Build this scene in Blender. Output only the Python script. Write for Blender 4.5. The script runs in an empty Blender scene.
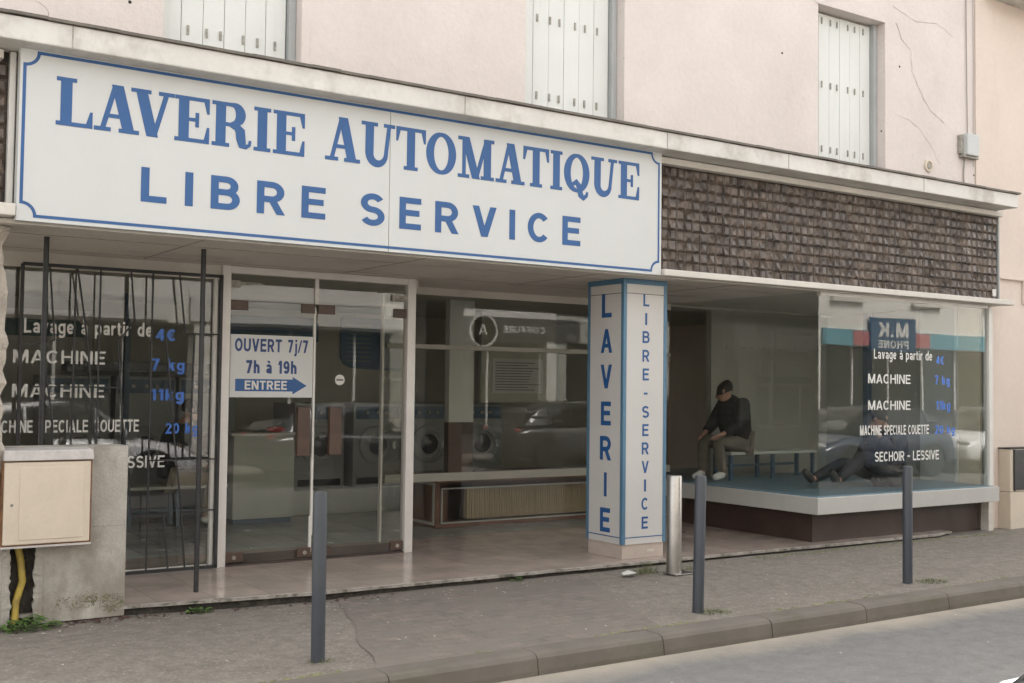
import bpy, bmesh, math, random
from mathutils import noise as mn
from mathutils import Vector, Matrix
random.seed(7)
scene = bpy.context.scene
col = scene.collection
R = math.radians

# ------------------------------------------------------------------ camera
FPX = 1127.85
cam = bpy.data.cameras.new("camera")
cam.sensor_width = 36.0
cam.lens = FPX / 1024 * 36.0
cam.clip_start = 0.05
cam.clip_end = 600
cam_o = bpy.data.objects.new("camera", cam)
r_ = Vector((0.83195761, -0.55470677, 0.01212182))
u_ = Vector((-0.03257842, -0.02702854, 0.99910365))
f_ = Vector((0.55388192, 0.83160679, 0.04055808))
M = Matrix.Identity(4)
for i in range(3):
    M[i][0] = r_[i]; M[i][1] = u_[i]; M[i][2] = -f_[i]
M[2][3] = 1.6
cam_o.matrix_world = M
col.objects.link(cam_o)
scene.camera = cam_o

# ------------------------------------------------------------------ light: bright hazy day, the shop front in the open shade of its own house
SUN_EL, SUN_AZ = 50.0, 18.0            # azimuth clockwise from +Y
w = bpy.data.worlds.new("World"); scene.world = w; w.use_nodes = True
nt = w.node_tree; bg = nt.nodes["Background"]
sky = nt.nodes.new("ShaderNodeTexSky"); sky.sky_type = 'NISHITA'; sky.sun_disc = False
sky.sun_elevation = R(SUN_EL); sky.sun_rotation = R(SUN_AZ)
sky.air_density = 1.0; sky.dust_density = 4.0; sky.ozone_density = 1.0
hs = nt.nodes.new("ShaderNodeHueSaturation"); hs.inputs["Saturation"].default_value = 0.14
nt.links.new(sky.outputs[0], hs.inputs["Color"])
wm = nt.nodes.new("ShaderNodeMix"); wm.data_type = 'RGBA'; wm.blend_type = 'MULTIPLY'; wm.inputs[0].default_value = 1.0
wm.inputs[7].default_value = (1.0, .983, .957, 1)
nt.links.new(hs.outputs[0], wm.inputs[6]); nt.links.new(wm.outputs[2], bg.inputs["Color"])
bg.inputs["Strength"].default_value = 0.15
sun = bpy.data.lights.new("sun", 'SUN'); sun.energy = 1.5; sun.angle = R(16); sun.color = (1.0, 0.95, 0.88)
sun_o = bpy.data.objects.new("sun", sun); col.objects.link(sun_o)
sd = Vector((math.sin(R(SUN_AZ)) * math.cos(R(SUN_EL)), math.cos(R(SUN_AZ)) * math.cos(R(SUN_EL)), math.sin(R(SUN_EL))))
sun_o.rotation_euler = (-sd).to_track_quat('-Z', 'Y').to_euler()
sun_o.location = (0, 0, 20)
vs = scene.view_settings
vs.view_transform = 'Standard'; vs.look = 'None'; vs.gamma = 1.0; vs.exposure = 2.25
vs.use_curve_mapping = False
scene.cycles.transparent_max_bounces = 32
scene.cycles.max_bounces = 10
scene.cycles.diffuse_bounces = 5
scene.cycles.glossy_bounces = 5

# ------------------------------------------------------------------ materials
def lin(c):
    return tuple(((v / 255) / 12.92 if v / 255 <= 0.04045 else ((v / 255 + 0.055) / 1.055) ** 2.4) for v in c)

class NT:
    def __init__(s, name):
        s.m = bpy.data.materials.new(name); s.m.use_nodes = True
        s.t = s.m.node_tree; s.n = s.t.nodes; s.b = s.n["Principled BSDF"]
        s.tc = s.n.new("ShaderNodeTexCoord")
    def link(s, a, b): s.t.links.new(a, b)
    def mapping(s, scale, src=None):
        mp = s.n.new("ShaderNodeMapping"); mp.inputs["Scale"].default_value = scale
        s.link(src or s.geo(), mp.inputs["Vector"]); return mp.outputs[0]
    def geo(s):
        return s.tc.outputs["Object"]
    def noise(s, scale, detail=4, rough=0.55, vec=None, dist=0.0):
        n = s.n.new("ShaderNodeTexNoise"); n.inputs["Scale"].default_value = scale
        n.inputs["Detail"].default_value = detail; n.inputs["Roughness"].default_value = rough
        n.inputs["Distortion"].default_value = dist
        s.link(vec or s.geo(), n.inputs["Vector"]); return n.outputs["Fac"]
    def ramp(s, fac, a, b, ca=(0, 0, 0), cb=(1, 1, 1)):
        r = s.n.new("ShaderNodeValToRGB"); e = r.color_ramp.elements
        e[0].position = a; e[1].position = b
        e[0].color = (*ca, 1); e[1].color = (*cb, 1)
        s.link(fac, r.inputs[0]); return r.outputs[0]
    def mix(s, fac, a, b, mode='MIX'):
        m = s.n.new("ShaderNodeMix"); m.data_type = 'RGBA'; m.blend_type = mode
        for i, v in ((0, fac), (6, a), (7, b)):
            if isinstance(v, (int, float)): m.inputs[i].default_value = v
            elif isinstance(v, tuple): m.inputs[i].default_value = (*v, 1)
            else: s.link(v, m.inputs[i])
        return m.outputs[2]
    def bump(s, h, strength=0.3, dist=0.01):
        b = s.n.new("ShaderNodeBump"); b.inputs["Strength"].default_value = strength
        b.inputs["Distance"].default_value = dist
        s.link(h, b.inputs["Height"]); s.link(b.outputs[0], s.b.inputs["Normal"])
    def base(s, c):
        if isinstance(c, tuple): s.b.inputs["Base Color"].default_value = (*c, 1)
        else: s.link(c, s.b.inputs["Base Color"])

def mk(name, c, rough=0.6, var=0.12, scale=3.0, fine=40.0, bump=0.0, bscale=80, bdist=0.004, metal=0.0,
       stain=None, stain_amt=0.5, stain_scale=(6, 6, 0.7), stain_lo=0.55, stain_hi=0.75, spec=0.5, coat=0.0):
    k = NT(name); c = tuple(c)
    n1 = k.noise(scale, 5); n2 = k.noise(fine, 3)
    lo = tuple(v * (1 - var) for v in c); hi = tuple(min(1, v * (1 + var)) for v in c)
    colr = k.ramp(n1, 0.3, 0.7, lo, hi)
    f = k.ramp(n2, 0.3, 0.7, (1 - var * .6,) * 3, (1 + var * .3,) * 3)
    colr = k.mix(1.0, colr, f, 'MULTIPLY')
    if stain:
        s1 = k.noise(1.0, 6, 0.65, k.mapping(stain_scale))
        fac = k.ramp(s1, stain_lo, stain_hi, (0, 0, 0), (stain_amt,) * 3)
        colr = k.mix(fac, colr, tuple(stain))
    k.base(colr)
    k.b.inputs["Roughness"].default_value = rough
    k.b.inputs["Metallic"].default_value = metal
    k.b.inputs["Specular IOR Level"].default_value = spec
    k.b.inputs["Coat Weight"].default_value = coat
    if bump: k.bump(k.noise(bscale, 6, 0.65), bump, bdist)
    return k.m

def glass_mat(name, tint, ior=1.5, boost=1.0, dust=.018):
    m = bpy.data.materials.new(name); m.use_nodes = True; t = m.node_tree; t.nodes.clear()
    out = t.nodes.new("ShaderNodeOutputMaterial"); mx = t.nodes.new("ShaderNodeMixShader")
    tr = t.nodes.new("ShaderNodeBsdfTransparent"); gl = t.nodes.new("ShaderNodeBsdfGlossy")
    fr = t.nodes.new("ShaderNodeFresnel"); fr.inputs["IOR"].default_value = ior
    tc = t.nodes.new("ShaderNodeTexCoord")
    no = t.nodes.new("ShaderNodeTexNoise"); no.inputs["Scale"].default_value = 1.1; no.inputs["Detail"].default_value = 1
    bp = t.nodes.new("ShaderNodeBump"); bp.inputs["Strength"].default_value = 0.022; bp.inputs["Distance"].default_value = 0.03
    t.links.new(tc.outputs["Object"], no.inputs["Vector"]); t.links.new(no.outputs["Fac"], bp.inputs["Height"])
    t.links.new(bp.outputs[0], gl.inputs["Normal"])
    mu = t.nodes.new("ShaderNodeMath"); mu.operation = 'MULTIPLY'; mu.inputs[1].default_value = boost; mu.use_clamp = True
    tr.inputs[0].default_value = (*tint, 1); gl.inputs["Roughness"].default_value = 0.0
    ge = t.nodes.new("ShaderNodeNewGeometry"); inv = t.nodes.new("ShaderNodeMath"); inv.operation = 'SUBTRACT'; inv.inputs[0].default_value = 1.0
    m2 = t.nodes.new("ShaderNodeMath"); m2.operation = 'MULTIPLY'
    t.links.new(ge.outputs["Backfacing"], inv.inputs[1])      # each sheet mirrors once, at the face the light meets first
    t.links.new(fr.outputs[0], mu.inputs[0]); t.links.new(mu.outputs[0], m2.inputs[0]); t.links.new(inv.outputs[0], m2.inputs[1])
    t.links.new(m2.outputs[0], mx.inputs[0])
    t.links.new(tr.outputs[0], mx.inputs[1]); t.links.new(gl.outputs[0], mx.inputs[2])
    df = t.nodes.new("ShaderNodeBsdfDiffuse"); df.inputs[0].default_value = (.62, .60, .54, 1)
    dn = t.nodes.new("ShaderNodeTexNoise"); dn.inputs["Scale"].default_value = 2.3; dn.inputs["Detail"].default_value = 5
    t.links.new(tc.outputs["Object"], dn.inputs["Vector"])
    dm = t.nodes.new("ShaderNodeMapRange"); dm.inputs[1].default_value = .3; dm.inputs[2].default_value = .75
    dm.inputs[3].default_value = dust*.6; dm.inputs[4].default_value = dust*1.5
    t.links.new(dn.outputs["Fac"], dm.inputs[0])
    m3 = t.nodes.new("ShaderNodeMixShader"); t.links.new(dm.outputs[0], m3.inputs[0])
    t.links.new(mx.outputs[0], m3.inputs[1]); t.links.new(df.outputs[0], m3.inputs[2])
    t.links.new(m3.outputs[0], out.inputs["Surface"])
    return m

MT = {}
MT['plaster'] = mk('pink_plaster', (.60, .538, .502), .85, .06, 1.3, 22, .5, 11, .014, stain=(.47, .39, .345), stain_amt=.45, stain_scale=(1.6, 1.6, .8), stain_lo=.56, stain_hi=.8)
MT['plaster_right'] = mk('cream_plaster', (.63, .535, .465), .85, .05, 1.0, 18, .25, 14, .008, stain=(.45, .37, .31), stain_amt=.4, stain_scale=(2, 2, .5))
MT['cornice'] = mk('weathered_white_paint', (.60, .58, .54), .6, .07, 2.0, 30, .2, 30, .004, stain=(.36, .33, .285), stain_amt=.75, stain_scale=(2.6, 2.6, 2.2), stain_lo=.50, stain_hi=.68)
MT['flashing'] = mk('dark_zinc_edge', (.13, .115, .095), .6, .25, 4, 40, .3, 40)
MT['ledge'] = mk('cream_ledge_paint', (.58, .545, .49), .55, .06, 2, 30, .1, 50, stain=(.36, .32, .27), stain_amt=.4, stain_scale=(3, 3, 3))
MT['soffit'] = mk('soffit_paint', (.56, .52, .46), .7, .06, 1.2, 20, .1, 20, stain=(.30, .265, .23), stain_amt=.5, stain_scale=(1.5, 1.5, 1.5))
MT['sign_white'] = mk('sign_white', (.54, .548, .535), .42, .02, 1.5, 60, stain=(.55, .54, .50), stain_amt=.35, stain_scale=(5, 5, .6))
MT['sign_blue'] = mk('sign_blue', (.016, .085, .245), .45, .05, 2, 60)
MT['notice_blue'] = mk('notice_blue', (.022, .055, .18), .5, .05)
MT['column_blue'] = mk('column_trim_blue', (.075, .165, .25), .45, .10, 2, 30, stain=(.13, .25, .34), stain_amt=.5)
MT['column_white'] = mk('column_white', (.52, .505, .48), .45, .03, 2, 40)
MT['marble'] = mk('beige_marble', (.46, .385, .335), .3, .08, 5, 60, stain=(.30, .24, .20), stain_amt=.35, stain_scale=(4, 4, 4))
MT['shutter'] = mk('shutter_white', (.62, .63, .60), .55, .03, 2, 50, stain=(.48, .47, .43), stain_amt=.35, stain_scale=(9, 9, .5))
MT['shutter_frame'] = mk('grey_frame', (.36, .375, .37), .6, .06)
MT['hinge'] = mk('worn_hinge', (.30, .28, .24), .6, .3, 20)
MT['alu'] = mk('aluminium_frame', (.62, .585, .55), .42, .05, 3, 50, metal=.15)
MT['alu_white'] = mk('white_frame', (.62, .60, .56), .45, .04)
MT['sill'] = mk('grey_white_sill', (.42, .41, .385), .5, .05, 2, 40, stain=(.34, .32, .29), stain_amt=.3)
MT['transom'] = mk('transom_grey', (.26, .245, .205), .5, .05, 2, 40)
MT['casing_brown'] = mk('casing_brown', (.16, .070, .045), .45, .25, 4, 60)
MT['brown_base'] = mk('brown_panel', (.055, .034, .028), .45, .2, 3, 40)
MT['wood'] = mk('brown_wood', (.075, .044, .030), .45, .25, 4, 60)
MT['steel_dark'] = mk('black_iron', (.022, .022, .022), .55, .3, 8, 60)
MT['bollard'] = mk('slate_grey_paint', (.046, .051, .061), .42, .10, 4, 80, .1, 120, .001, stain=(.12, .12, .12), stain_amt=.3, stain_scale=(14, 14, 3))
MT['stainless'] = mk('stainless', (.40, .38, .355), .32, .12, 3, 60, metal=.9, stain=(.28, .22, .17), stain_amt=.5, stain_scale=(12, 12, 1.2))
MT['concrete'] = mk('old_concrete', (.40, .375, .33), .9, .16, 4, 70, .6, 60, .008, stain=(.225, .20, .16), stain_amt=.8, stain_scale=(2.6, 2.6, 1.8), stain_lo=.46, stain_hi=.62)
MT['moss'] = mk('moss', (.19, .19, .095), .95, .35, 15, 120, .8, 150, .01)
MT['meter'] = mk('meter_cream', (.57, .49, .395), .55, .05, 4, 40, stain=(.46, .38, .28), stain_amt=.35)
MT['meter_hood'] = mk('meter_hood', (.47, .44, .42), .6, .15, 8, 60, .2, 40)
MT['rust'] = mk('rusty_edge', (.20, .095, .045), .8, .35, 14, 80, .4, 90)
MT['gas'] = mk('gas_yellow', (.40, .29, .055), .55, .2, 8, 40, stain=(.12, .09, .04), stain_amt=.5, stain_scale=(9, 9, 9))
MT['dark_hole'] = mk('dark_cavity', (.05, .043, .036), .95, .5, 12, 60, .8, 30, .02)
MT['stone'] = mk('rough_stone', (.45, .40, .335), .9, .2, 6, 40, .8, 30, .02)
MT['kerb'] = mk('kerb_granite', (.135, .119, .099), .85, .16, 2.5, 120, .4, 160, .004, stain=(.085, .08, .05), stain_amt=.6, stain_scale=(1.5, 5, 4), stain_lo=.52, stain_hi=.7)
MT['int_wall'] = mk('interior_wall', (.42, .40, .33), .7, .05)
MT['int_ceiling'] = mk('interior_ceiling', (.40, .39, .33), .7, .06)
MT['bay_wall'] = mk('bay_wall', (.30, .29, .255), .6, .04)
MT['bay_panel'] = mk('bay_panel', (.50, .50, .47), .5, .03)
MT['bay_beige'] = mk('bay_beige', (.66, .57, .43), .6, .05)
MT['lino'] = mk('blue_lino', (.115, .20, .25), .35, .06)
MT['machine'] = mk('machine_grey', (.20, .205, .20), .4, .06)
MT['machine_blue'] = mk('machine_blue', (.035, .075, .12), .4, .06)
MT['machine_dark'] = mk('machine_dark', (.02, .022, .024), .25, .1)
MT['chrome'] = mk('chrome', (.6, .6, .6), .2, .05, metal=.9)
MT['board_blue'] = mk('board_blue', (.03, .10, .19), .4, .05)
MT['board_teal'] = mk('board_teal', (.10, .17, .17), .5, .05)
MT['paper'] = mk('paper', (.56, .54, .50), .7, .03)
MT['ink'] = mk('ink', (.10, .10, .10), .6, .1)
MT['counter'] = mk('counter_white', (.40, .41, .36), .5, .04)
MT['letter_white'] = mk('vinyl_white', (.62, .61, .575), .5, .03)
MT['letter_blue'] = mk('vinyl_blue', (.045, .15, .52), .5, .05)
MT['radiator'] = mk('radiator_cream', (.36, .275, .175), .45, .06)
MT['jacket'] = mk('dark_jacket', (.010, .010, .011), .8, .3, 10, 80, .3, 60)
MT['trousers'] = mk('beige_trousers', (.26, .22, .17), .85, .1, 8, 60)
MT['trousers_mid'] = mk('grey_beige_trousers', (.13, .112, .09), .85, .12, 8, 60)
MT['trousers_dark'] = mk('dark_trousers', (.012, .014, .018), .8, .15, 8, 60)
MT['skin'] = mk('skin', (.36, .20, .145), .5, .08)
MT['hair'] = mk('dark_hair', (.02, .016, .013), .6, .3, 40, 120, .5, 120)
MT['shoe'] = mk('white_shoe', (.6, .6, .58), .5, .06)
MT['boot'] = mk('dark_boot', (.02, .018, .017), .5, .2)
MT['plastic_grey'] = mk('junction_grey', (.47, .48, .47), .5, .05)
MT['cable'] = mk('cable_grey', (.30, .27, .24), .7, .1)
MT['crack'] = mk('crack_dark', (.28, .23, .20), .95, .2)
MT['hood_dark'] = mk('glass_panel_dark', (.03, .03, .03), .3, .3, 12)
MT['leaf'] = mk('weed_green', (.075, .135, .03), .6, .3, 14, 80)
MT['grass'] = mk('grass_green', (.125, .14, .05), .7, .45, 14, 80)
MT['car_white'] = mk('car_white', (.78, .78, .78), .25, .01, coat=.6)
MT['car_black'] = mk('car_black', (.015, .016, .018), .25, .05, coat=.6)
MT['car_blue'] = mk('car_blue', (.03, .05, .09), .25, .05, coat=.6)
MT['car_grey'] = mk('car_grey', (.05, .052, .055), .3, .02, coat=.6)
MT['car_glass'] = mk('car_glass', (.01, .012, .012), .06, .05)
MT['rubber'] = mk('rubber', (.015, .015, .015), .8, .1)
MT['rim'] = mk('rim_alloy', (.45, .45, .46), .35, .05, metal=.7)
MT['lamp_glass'] = mk('lamp_glass', (.6, .6, .58), .1, .05)
MT['lamp_red'] = mk('lamp_red', (.4, .02, .02), .15, .05)
MT['opp_cream'] = mk('opposite_render', (.72, .69, .63), .85, .06, 1.2)
MT['opp_grey'] = mk('opposite_stone', (.62, .60, .56), .85, .08, 1.2)
MT['opp_dark'] = mk('opposite_shopfront', (.05, .05, .05), .4, .15)
MT['sign_teal'] = mk('sign_teal', (.11, .30, .36), .4, .05)
MT['sign_navy'] = mk('sign_navy', (.02, .08, .16), .4, .05)
MT['sign_pink'] = mk('sign_pink', (.42, .14, .14), .4, .05)
MT['tile_roof'] = mk('roof_tile', (.16, .10, .075), .8, .2)
MT['red'] = mk('red_plastic', (.5, .03, .02), .4, .1)
MT['glass'] = glass_mat('shop_glass', (.945, .95, .93), boost=1.9, dust=.009)
MT['glass_front'] = glass_mat('display_glass', (.93, .95, .94), boost=2.0, dust=.008)

def tile_relief():
    k = NT('brown_relief_tile')
    n = k.noise(7, 3); v = k.n.new("ShaderNodeTexVoronoi"); v.inputs["Scale"].default_value = 9.5
    k.link(k.geo(), v.inputs["Vector"])
    c1 = k.ramp(n, .3, .7, (.050, .036, .027), (.122, .094, .074))
    bw = k.n.new("ShaderNodeSeparateColor"); k.link(v.outputs["Color"], bw.inputs[0])
    c2 = k.ramp(bw.outputs[0], 0, 1, (.7, .7, .72), (1.35, 1.3, 1.25))
    k.base(k.mix(1.0, c1, c2, 'MULTIPLY')); k.b.inputs["Roughness"].default_value = .33
    k.bump(k.noise(60, 4), .3, .004)
    return k.m
MT['tile'] = tile_relief()

def asphalt(name, dark, light, chips, chip_amt, sand=None):
    k = NT(name)
    big = k.noise(.7, 5, .6); mid = k.noise(9, 6, .7); fin = k.noise(75, 4, .75)
    c = k.ramp(big, .3, .72, dark, light)
    c = k.mix(.55, c, k.ramp(mid, .3, .7, tuple(v * .72 for v in dark), tuple(v * 1.18 for v in light)))
    c = k.mix(1.0, c, k.ramp(fin, .25, .75, (.72 if not sand else .84,) * 3, (1.25 if not sand else 1.14,) * 3), 'MULTIPLY')
    bl = k.noise(2.3, 6, .7, None, .6)
    c = k.mix(k.ramp(bl, .56, .70, (0, 0, 0), (.3,) * 3), c, tuple(v * .68 for v in dark))
    gv = k.n.new("ShaderNodeTexVoronoi"); gv.inputs["Scale"].default_value = 3.2; k.link(k.geo(), gv.inputs["Vector"])
    c = k.mix(k.ramp(gv.outputs["Distance"], .035, .06, (.35,) * 3, (0, 0, 0)), c, tuple(v * .6 for v in dark))
    vo = k.n.new("ShaderNodeTexVoronoi"); vo.inputs["Scale"].default_value = 70; vo.inputs["Randomness"].default_value = 1
    k.link(k.geo(), vo.inputs["Vector"])
    sc = k.n.new("ShaderNodeSeparateColor"); k.link(vo.outputs["Color"], sc.inputs[0])
    f = k.ramp(sc.outputs[0], .90, .93, (0, 0, 0), (chip_amt,) * 3)
    c = k.mix(f, c, chips)
    if sand:
        # pale grit swept against the kerb: sits by position on the road
        sx = k.n.new("ShaderNodeSeparateXYZ"); k.link(k.geo(), sx.inputs[0])
        ad = k.n.new("ShaderNodeMath"); ad.operation = 'MULTIPLY_ADD'
        k.link(k.noise(1.3, 5, .6), ad.inputs[0]); ad.inputs[1].default_value = .55
        k.link(sx.outputs[1], ad.inputs[2])
        mr = k.n.new("ShaderNodeMapRange"); mr.inputs[1].default_value = sand[0]; mr.inputs[2].default_value = sand[1]; mr.inputs[4].default_value = .8
        k.link(ad.outputs[0], mr.inputs[0])
        c = k.mix(mr.outputs[0], c, sand[2])
        c2 = k.noise(.35, 3, .5, k.mapping((.25, 1.6, 1)))
        c = k.mix(k.ramp(c2, .5, .68, (0, 0, 0), (.35,) * 3), c, tuple(v * 1.14 for v in light))
    k.base(c); k.b.inputs["Roughness"].default_value = .88
    k.bump(k.noise(190, 3, .7), .45, .006)
    return k.m
MT['pavement'] = asphalt('pavement_asphalt', (.140, .123, .102), (.225, .200, .168), (.33, .30, .255), .4)
MT['road'] = asphalt('road_asphalt', (.132, .127, .121), (.168, .162, .154), (.30, .29, .27), .18, (5.56, 5.86, (.36, .315, .25)))

def cobble():
    k = NT('old_setts')
    br = k.n.new("ShaderNodeTexBrick"); br.inputs["Scale"].default_value = 1
    br.inputs["Brick Width"].default_value = .17; br.inputs["Row Height"].default_value = .10
    br.inputs["Mortar Size"].default_value = .008; br.inputs["Mortar Smooth"].default_value = .6
    br.inputs["Color1"].default_value = (.200, .160, .136, 1); br.inputs["Color2"].default_value = (.140, .128, .112, 1)
    br.inputs["Mortar"].default_value = (.110, .098, .080, 1)
    mx = k.n.new("ShaderNodeVectorMath"); mx.operation = 'ADD'
    nv = k.n.new("ShaderNodeTexNoise"); nv.inputs["Scale"].default_value = 2.5; k.link(k.geo(), nv.inputs["Vector"])
    sc = k.n.new("ShaderNodeVectorMath"); sc.operation = 'SCALE'; sc.inputs[3].default_value = .09
    k.link(nv.outputs["Color"], sc.inputs[0]); k.link(k.geo(), mx.inputs[0]); k.link(sc.outputs[0], mx.inputs[1])
    k.link(mx.outputs[0], br.inputs["Vector"])
    c = k.mix(1.0, br.outputs["Color"], k.ramp(k.noise(8, 4), .3, .7, (.8,) * 3, (1.25,) * 3), 'MULTIPLY')
    c = k.mix(k.ramp(k.noise(2.1, 5), .38, .6, (.15,) * 3, (.8,) * 3), c, (.170, .150, .126))
    c = k.mix(1.0, c, k.ramp(k.noise(140, 3, .7), .25, .75, (.68,) * 3, (1.28,) * 3), 'MULTIPLY')
    k.base(c); k.b.inputs["Roughness"].default_value = .85
    k.bump(k.noise(60, 4), .4, .006)
    return k.m
MT['cobble'] = cobble()

def floor_tiles(name, c1, c2, mortar, size, rough, ms=.006):
    k = NT(name)
    br = k.n.new("ShaderNodeTexBrick"); br.inputs["Scale"].default_value = 1; br.offset = 0
    br.inputs["Brick Width"].default_value = size; br.inputs["Row Height"].default_value = size
    br.inputs["Mortar Size"].default_value = ms
    br.inputs["Color1"].default_value = (*c1, 1); br.inputs["Color2"].default_value = (*c2, 1)
    br.inputs["Mortar"].default_value = (*mortar, 1)
    k.link(k.geo(), br.inputs["Vector"])
    c = k.mix(1.0, br.outputs["Color"], k.ramp(k.noise(2.2, 6, .65), .3, .72, (.78,) * 3, (1.16,) * 3), 'MULTIPLY')
    c = k.mix(1.0, c, k.ramp(k.noise(60, 3), .3, .7, (.92,) * 3, (1.05,) * 3), 'MULTIPLY')
    k.base(c)
    rr = k.ramp(k.noise(3.5, 4), .3, .7, (rough * .8,) * 3, (rough * 1.4,) * 3)
    k.link(rr, k.b.inputs["Roughness"])
    return k.m
MT['terrace'] = floor_tiles('terrace_marble', (.41, .335, .285), (.365, .298, .255), (.32, .26, .22), .405, .19)
MT['int_floor'] = floor_tiles('interior_tile', (.40, .41, .40), (.36, .37, .36), (.22, .22, .21), .33, .2)
MT['step_edge'] = mk('step_edge', (.33, .30, .265), .85, .25, 12, 90, .6, 60, .01, stain=(.09, .085, .06), stain_amt=.8, stain_scale=(9, 9, 6), stain_lo=.5, stain_hi=.62)

# ------------------------------------------------------------------ mesh builder
class MB:
    def __init__(s): s.v = []; s.f = []
    def add(s, vs, fs):
        o = len(s.v); s.v += [tuple(p) for p in vs]; s.f += [tuple(i + o for i in f) for f in fs]; return s
    def box(s, x0, x1, y0, y1, z0, z1):
        return s.add([(x0,y0,z0),(x1,y0,z0),(x1,y1,z0),(x0,y1,z0),(x0,y0,z1),(x1,y0,z1),(x1,y1,z1),(x0,y1,z1)],
                     [(0,3,2,1),(4,5,6,7),(0,1,5,4),(1,2,6,5),(2,3,7,6),(3,0,4,7)])
    def tube(s, pts, r, n=12, cap=True):
        pts = [Vector(p) for p in pts]; rs = r if isinstance(r, (list, tuple)) else [r] * len(pts)
        vs, fs = [], []; a = None
        for i, p in enumerate(pts):
            d = (pts[min(i + 1, len(pts) - 1)] - pts[max(i - 1, 0)]).normalized()
            if a is None:
                a = d.orthogonal().normalized()
            else:
                a = (a - d * a.dot(d)).normalized()
            b = d.cross(a)
            for j in range(n):
                t = 2 * math.pi * j / n
                vs.append(p + (a * math.cos(t) + b * math.sin(t)) * rs[i])
        for i in range(len(pts) - 1):
            for j in range(n):
                fs.append((i*n + j, i*n + (j+1) % n, (i+1)*n + (j+1) % n, (i+1)*n + j))
        if cap:
            fs.append(tuple(range(n - 1, -1, -1))); fs.append(tuple(range((len(pts)-1)*n, len(pts)*n)))
        return s.add(vs, fs)
    def bar(s, p0, p1, w, d):   # rectangular bar
        p0, p1 = Vector(p0), Vector(p1); dr = (p1 - p0).normalized()
        yv = Vector((0, 1, 0)); a = dr.cross(yv).normalized()
        vs = [p + a * sa * w / 2 + yv * sb * d / 2 for p in (p0, p1) for sa, sb in ((-1,-1),(1,-1),(1,1),(-1,1))]
        return s.add(vs, [(0,1,2,3),(7,6,5,4),(0,4,5,1),(1,5,6,2),(2,6,7,3),(3,7,4,0)])
    def lathe(s, prof, c=(0,0,0), axis='Z', n=24):
        vs, fs = [], []; c = Vector(c)
        for r, h in prof:
            for j in range(n):
                t = 2 * math.pi * j / n; a, b = r * math.cos(t), r * math.sin(t)
                p = {'Z': (a, b, h), 'Y': (a, h, b), 'X': (h, a, b)}[axis]
                vs.append(c + Vector(p))
        m = len(prof)
        for i in range(m - 1):
            for j in range(n):
                fs.append((i*n+j, i*n+(j+1) % n, (i+1)*n+(j+1) % n, (i+1)*n+j))
        if prof[0][0] > 1e-6: fs.append(tuple(range(n - 1, -1, -1)))
        if prof[-1][0] > 1e-6: fs.append(tuple(range((m-1)*n, m*n)))
        return s.add(vs, fs)
    def prism(s, poly, fn, d0, d1):  # poly 2D; fn(u,v,d)->3D
        n = len(poly)
        vs = [fn(u, v, d0) for u, v in poly] + [fn(u, v, d1) for u, v in poly]
        fs = [tuple(range(n)), tuple(range(2*n - 1, n - 1, -1))] + [(i, i + n, (i+1) % n + n, (i+1) % n) for i in range(n)]
        return s.add(vs, fs)
    def ell(s, c, r, nu=16, nv=10):
        vs, fs = [], []
        for i in range(nv + 1):
            ph = math.pi * i / nv
            for j in range(nu):
                th = 2 * math.pi * j / nu
                vs.append((c[0] + r[0]*math.sin(ph)*math.cos(th), c[1] + r[1]*math.sin(ph)*math.sin(th), c[2] + r[2]*math.cos(ph)))
        for i in range(nv):
            for j in range(nu):
                fs.append((i*nu+j, (i+1)*nu+j, (i+1)*nu+(j+1) % nu, i*nu+(j+1) % nu))
        return s.add(vs, fs)
    def build(s, name, mat, parent=None, bevel=0.0, smooth=False, seg=2):
        off = world_loc(parent) if parent else Vector((0, 0, 0))
        me = bpy.data.meshes.new(name); me.from_pydata([tuple(Vector(p) - off) for p in s.v], [], s.f)
        bm = bmesh.new(); bm.from_mesh(me); bmesh.ops.recalc_face_normals(bm, faces=bm.faces); bm.to_mesh(me); bm.free()
        me.materials.append(MT[mat] if isinstance(mat, str) else mat)
        if smooth:
            me.polygons.foreach_set("use_smooth", [True] * len(me.polygons))
            try: me.set_sharp_from_angle(angle=R(40))
            except Exception: pass
        o = bpy.data.objects.new(name, me); col.objects.link(o)
        if parent: o.parent = parent
        if bevel:
            b = o.modifiers.new("bevel", 'BEVEL'); b.width = bevel; b.segments = seg; b.limit_method = 'ANGLE'; b.angle_limit = R(40)
        return o

def world_loc(o):
    v = Vector((0, 0, 0))
    while o: v = v + Vector(o.location); o = o.parent
    return v

def tag(o, label, cat, group=None):
    o['label'] = label; o['category'] = cat
    if group: o['group'] = group
    return o
def thing(name, label, cat, loc=(0, 0, 0), group=None):
    o = bpy.data.objects.new(name, None); col.objects.link(o); o.location = loc; o.empty_display_size = .1
    return tag(o, label, cat, group)
def struct(o): o['kind'] = 'structure'; return o
def stuff(o, label=None, cat=None):
    o['kind'] = 'stuff'
    if label: o['label'] = label; o['category'] = cat
    return o
def copy_tree(o, parent=None):
    c = o.copy(); col.objects.link(c)
    if parent: c.parent = parent
    for ch in list(o.children): copy_tree(ch, c)
    return c

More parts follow.
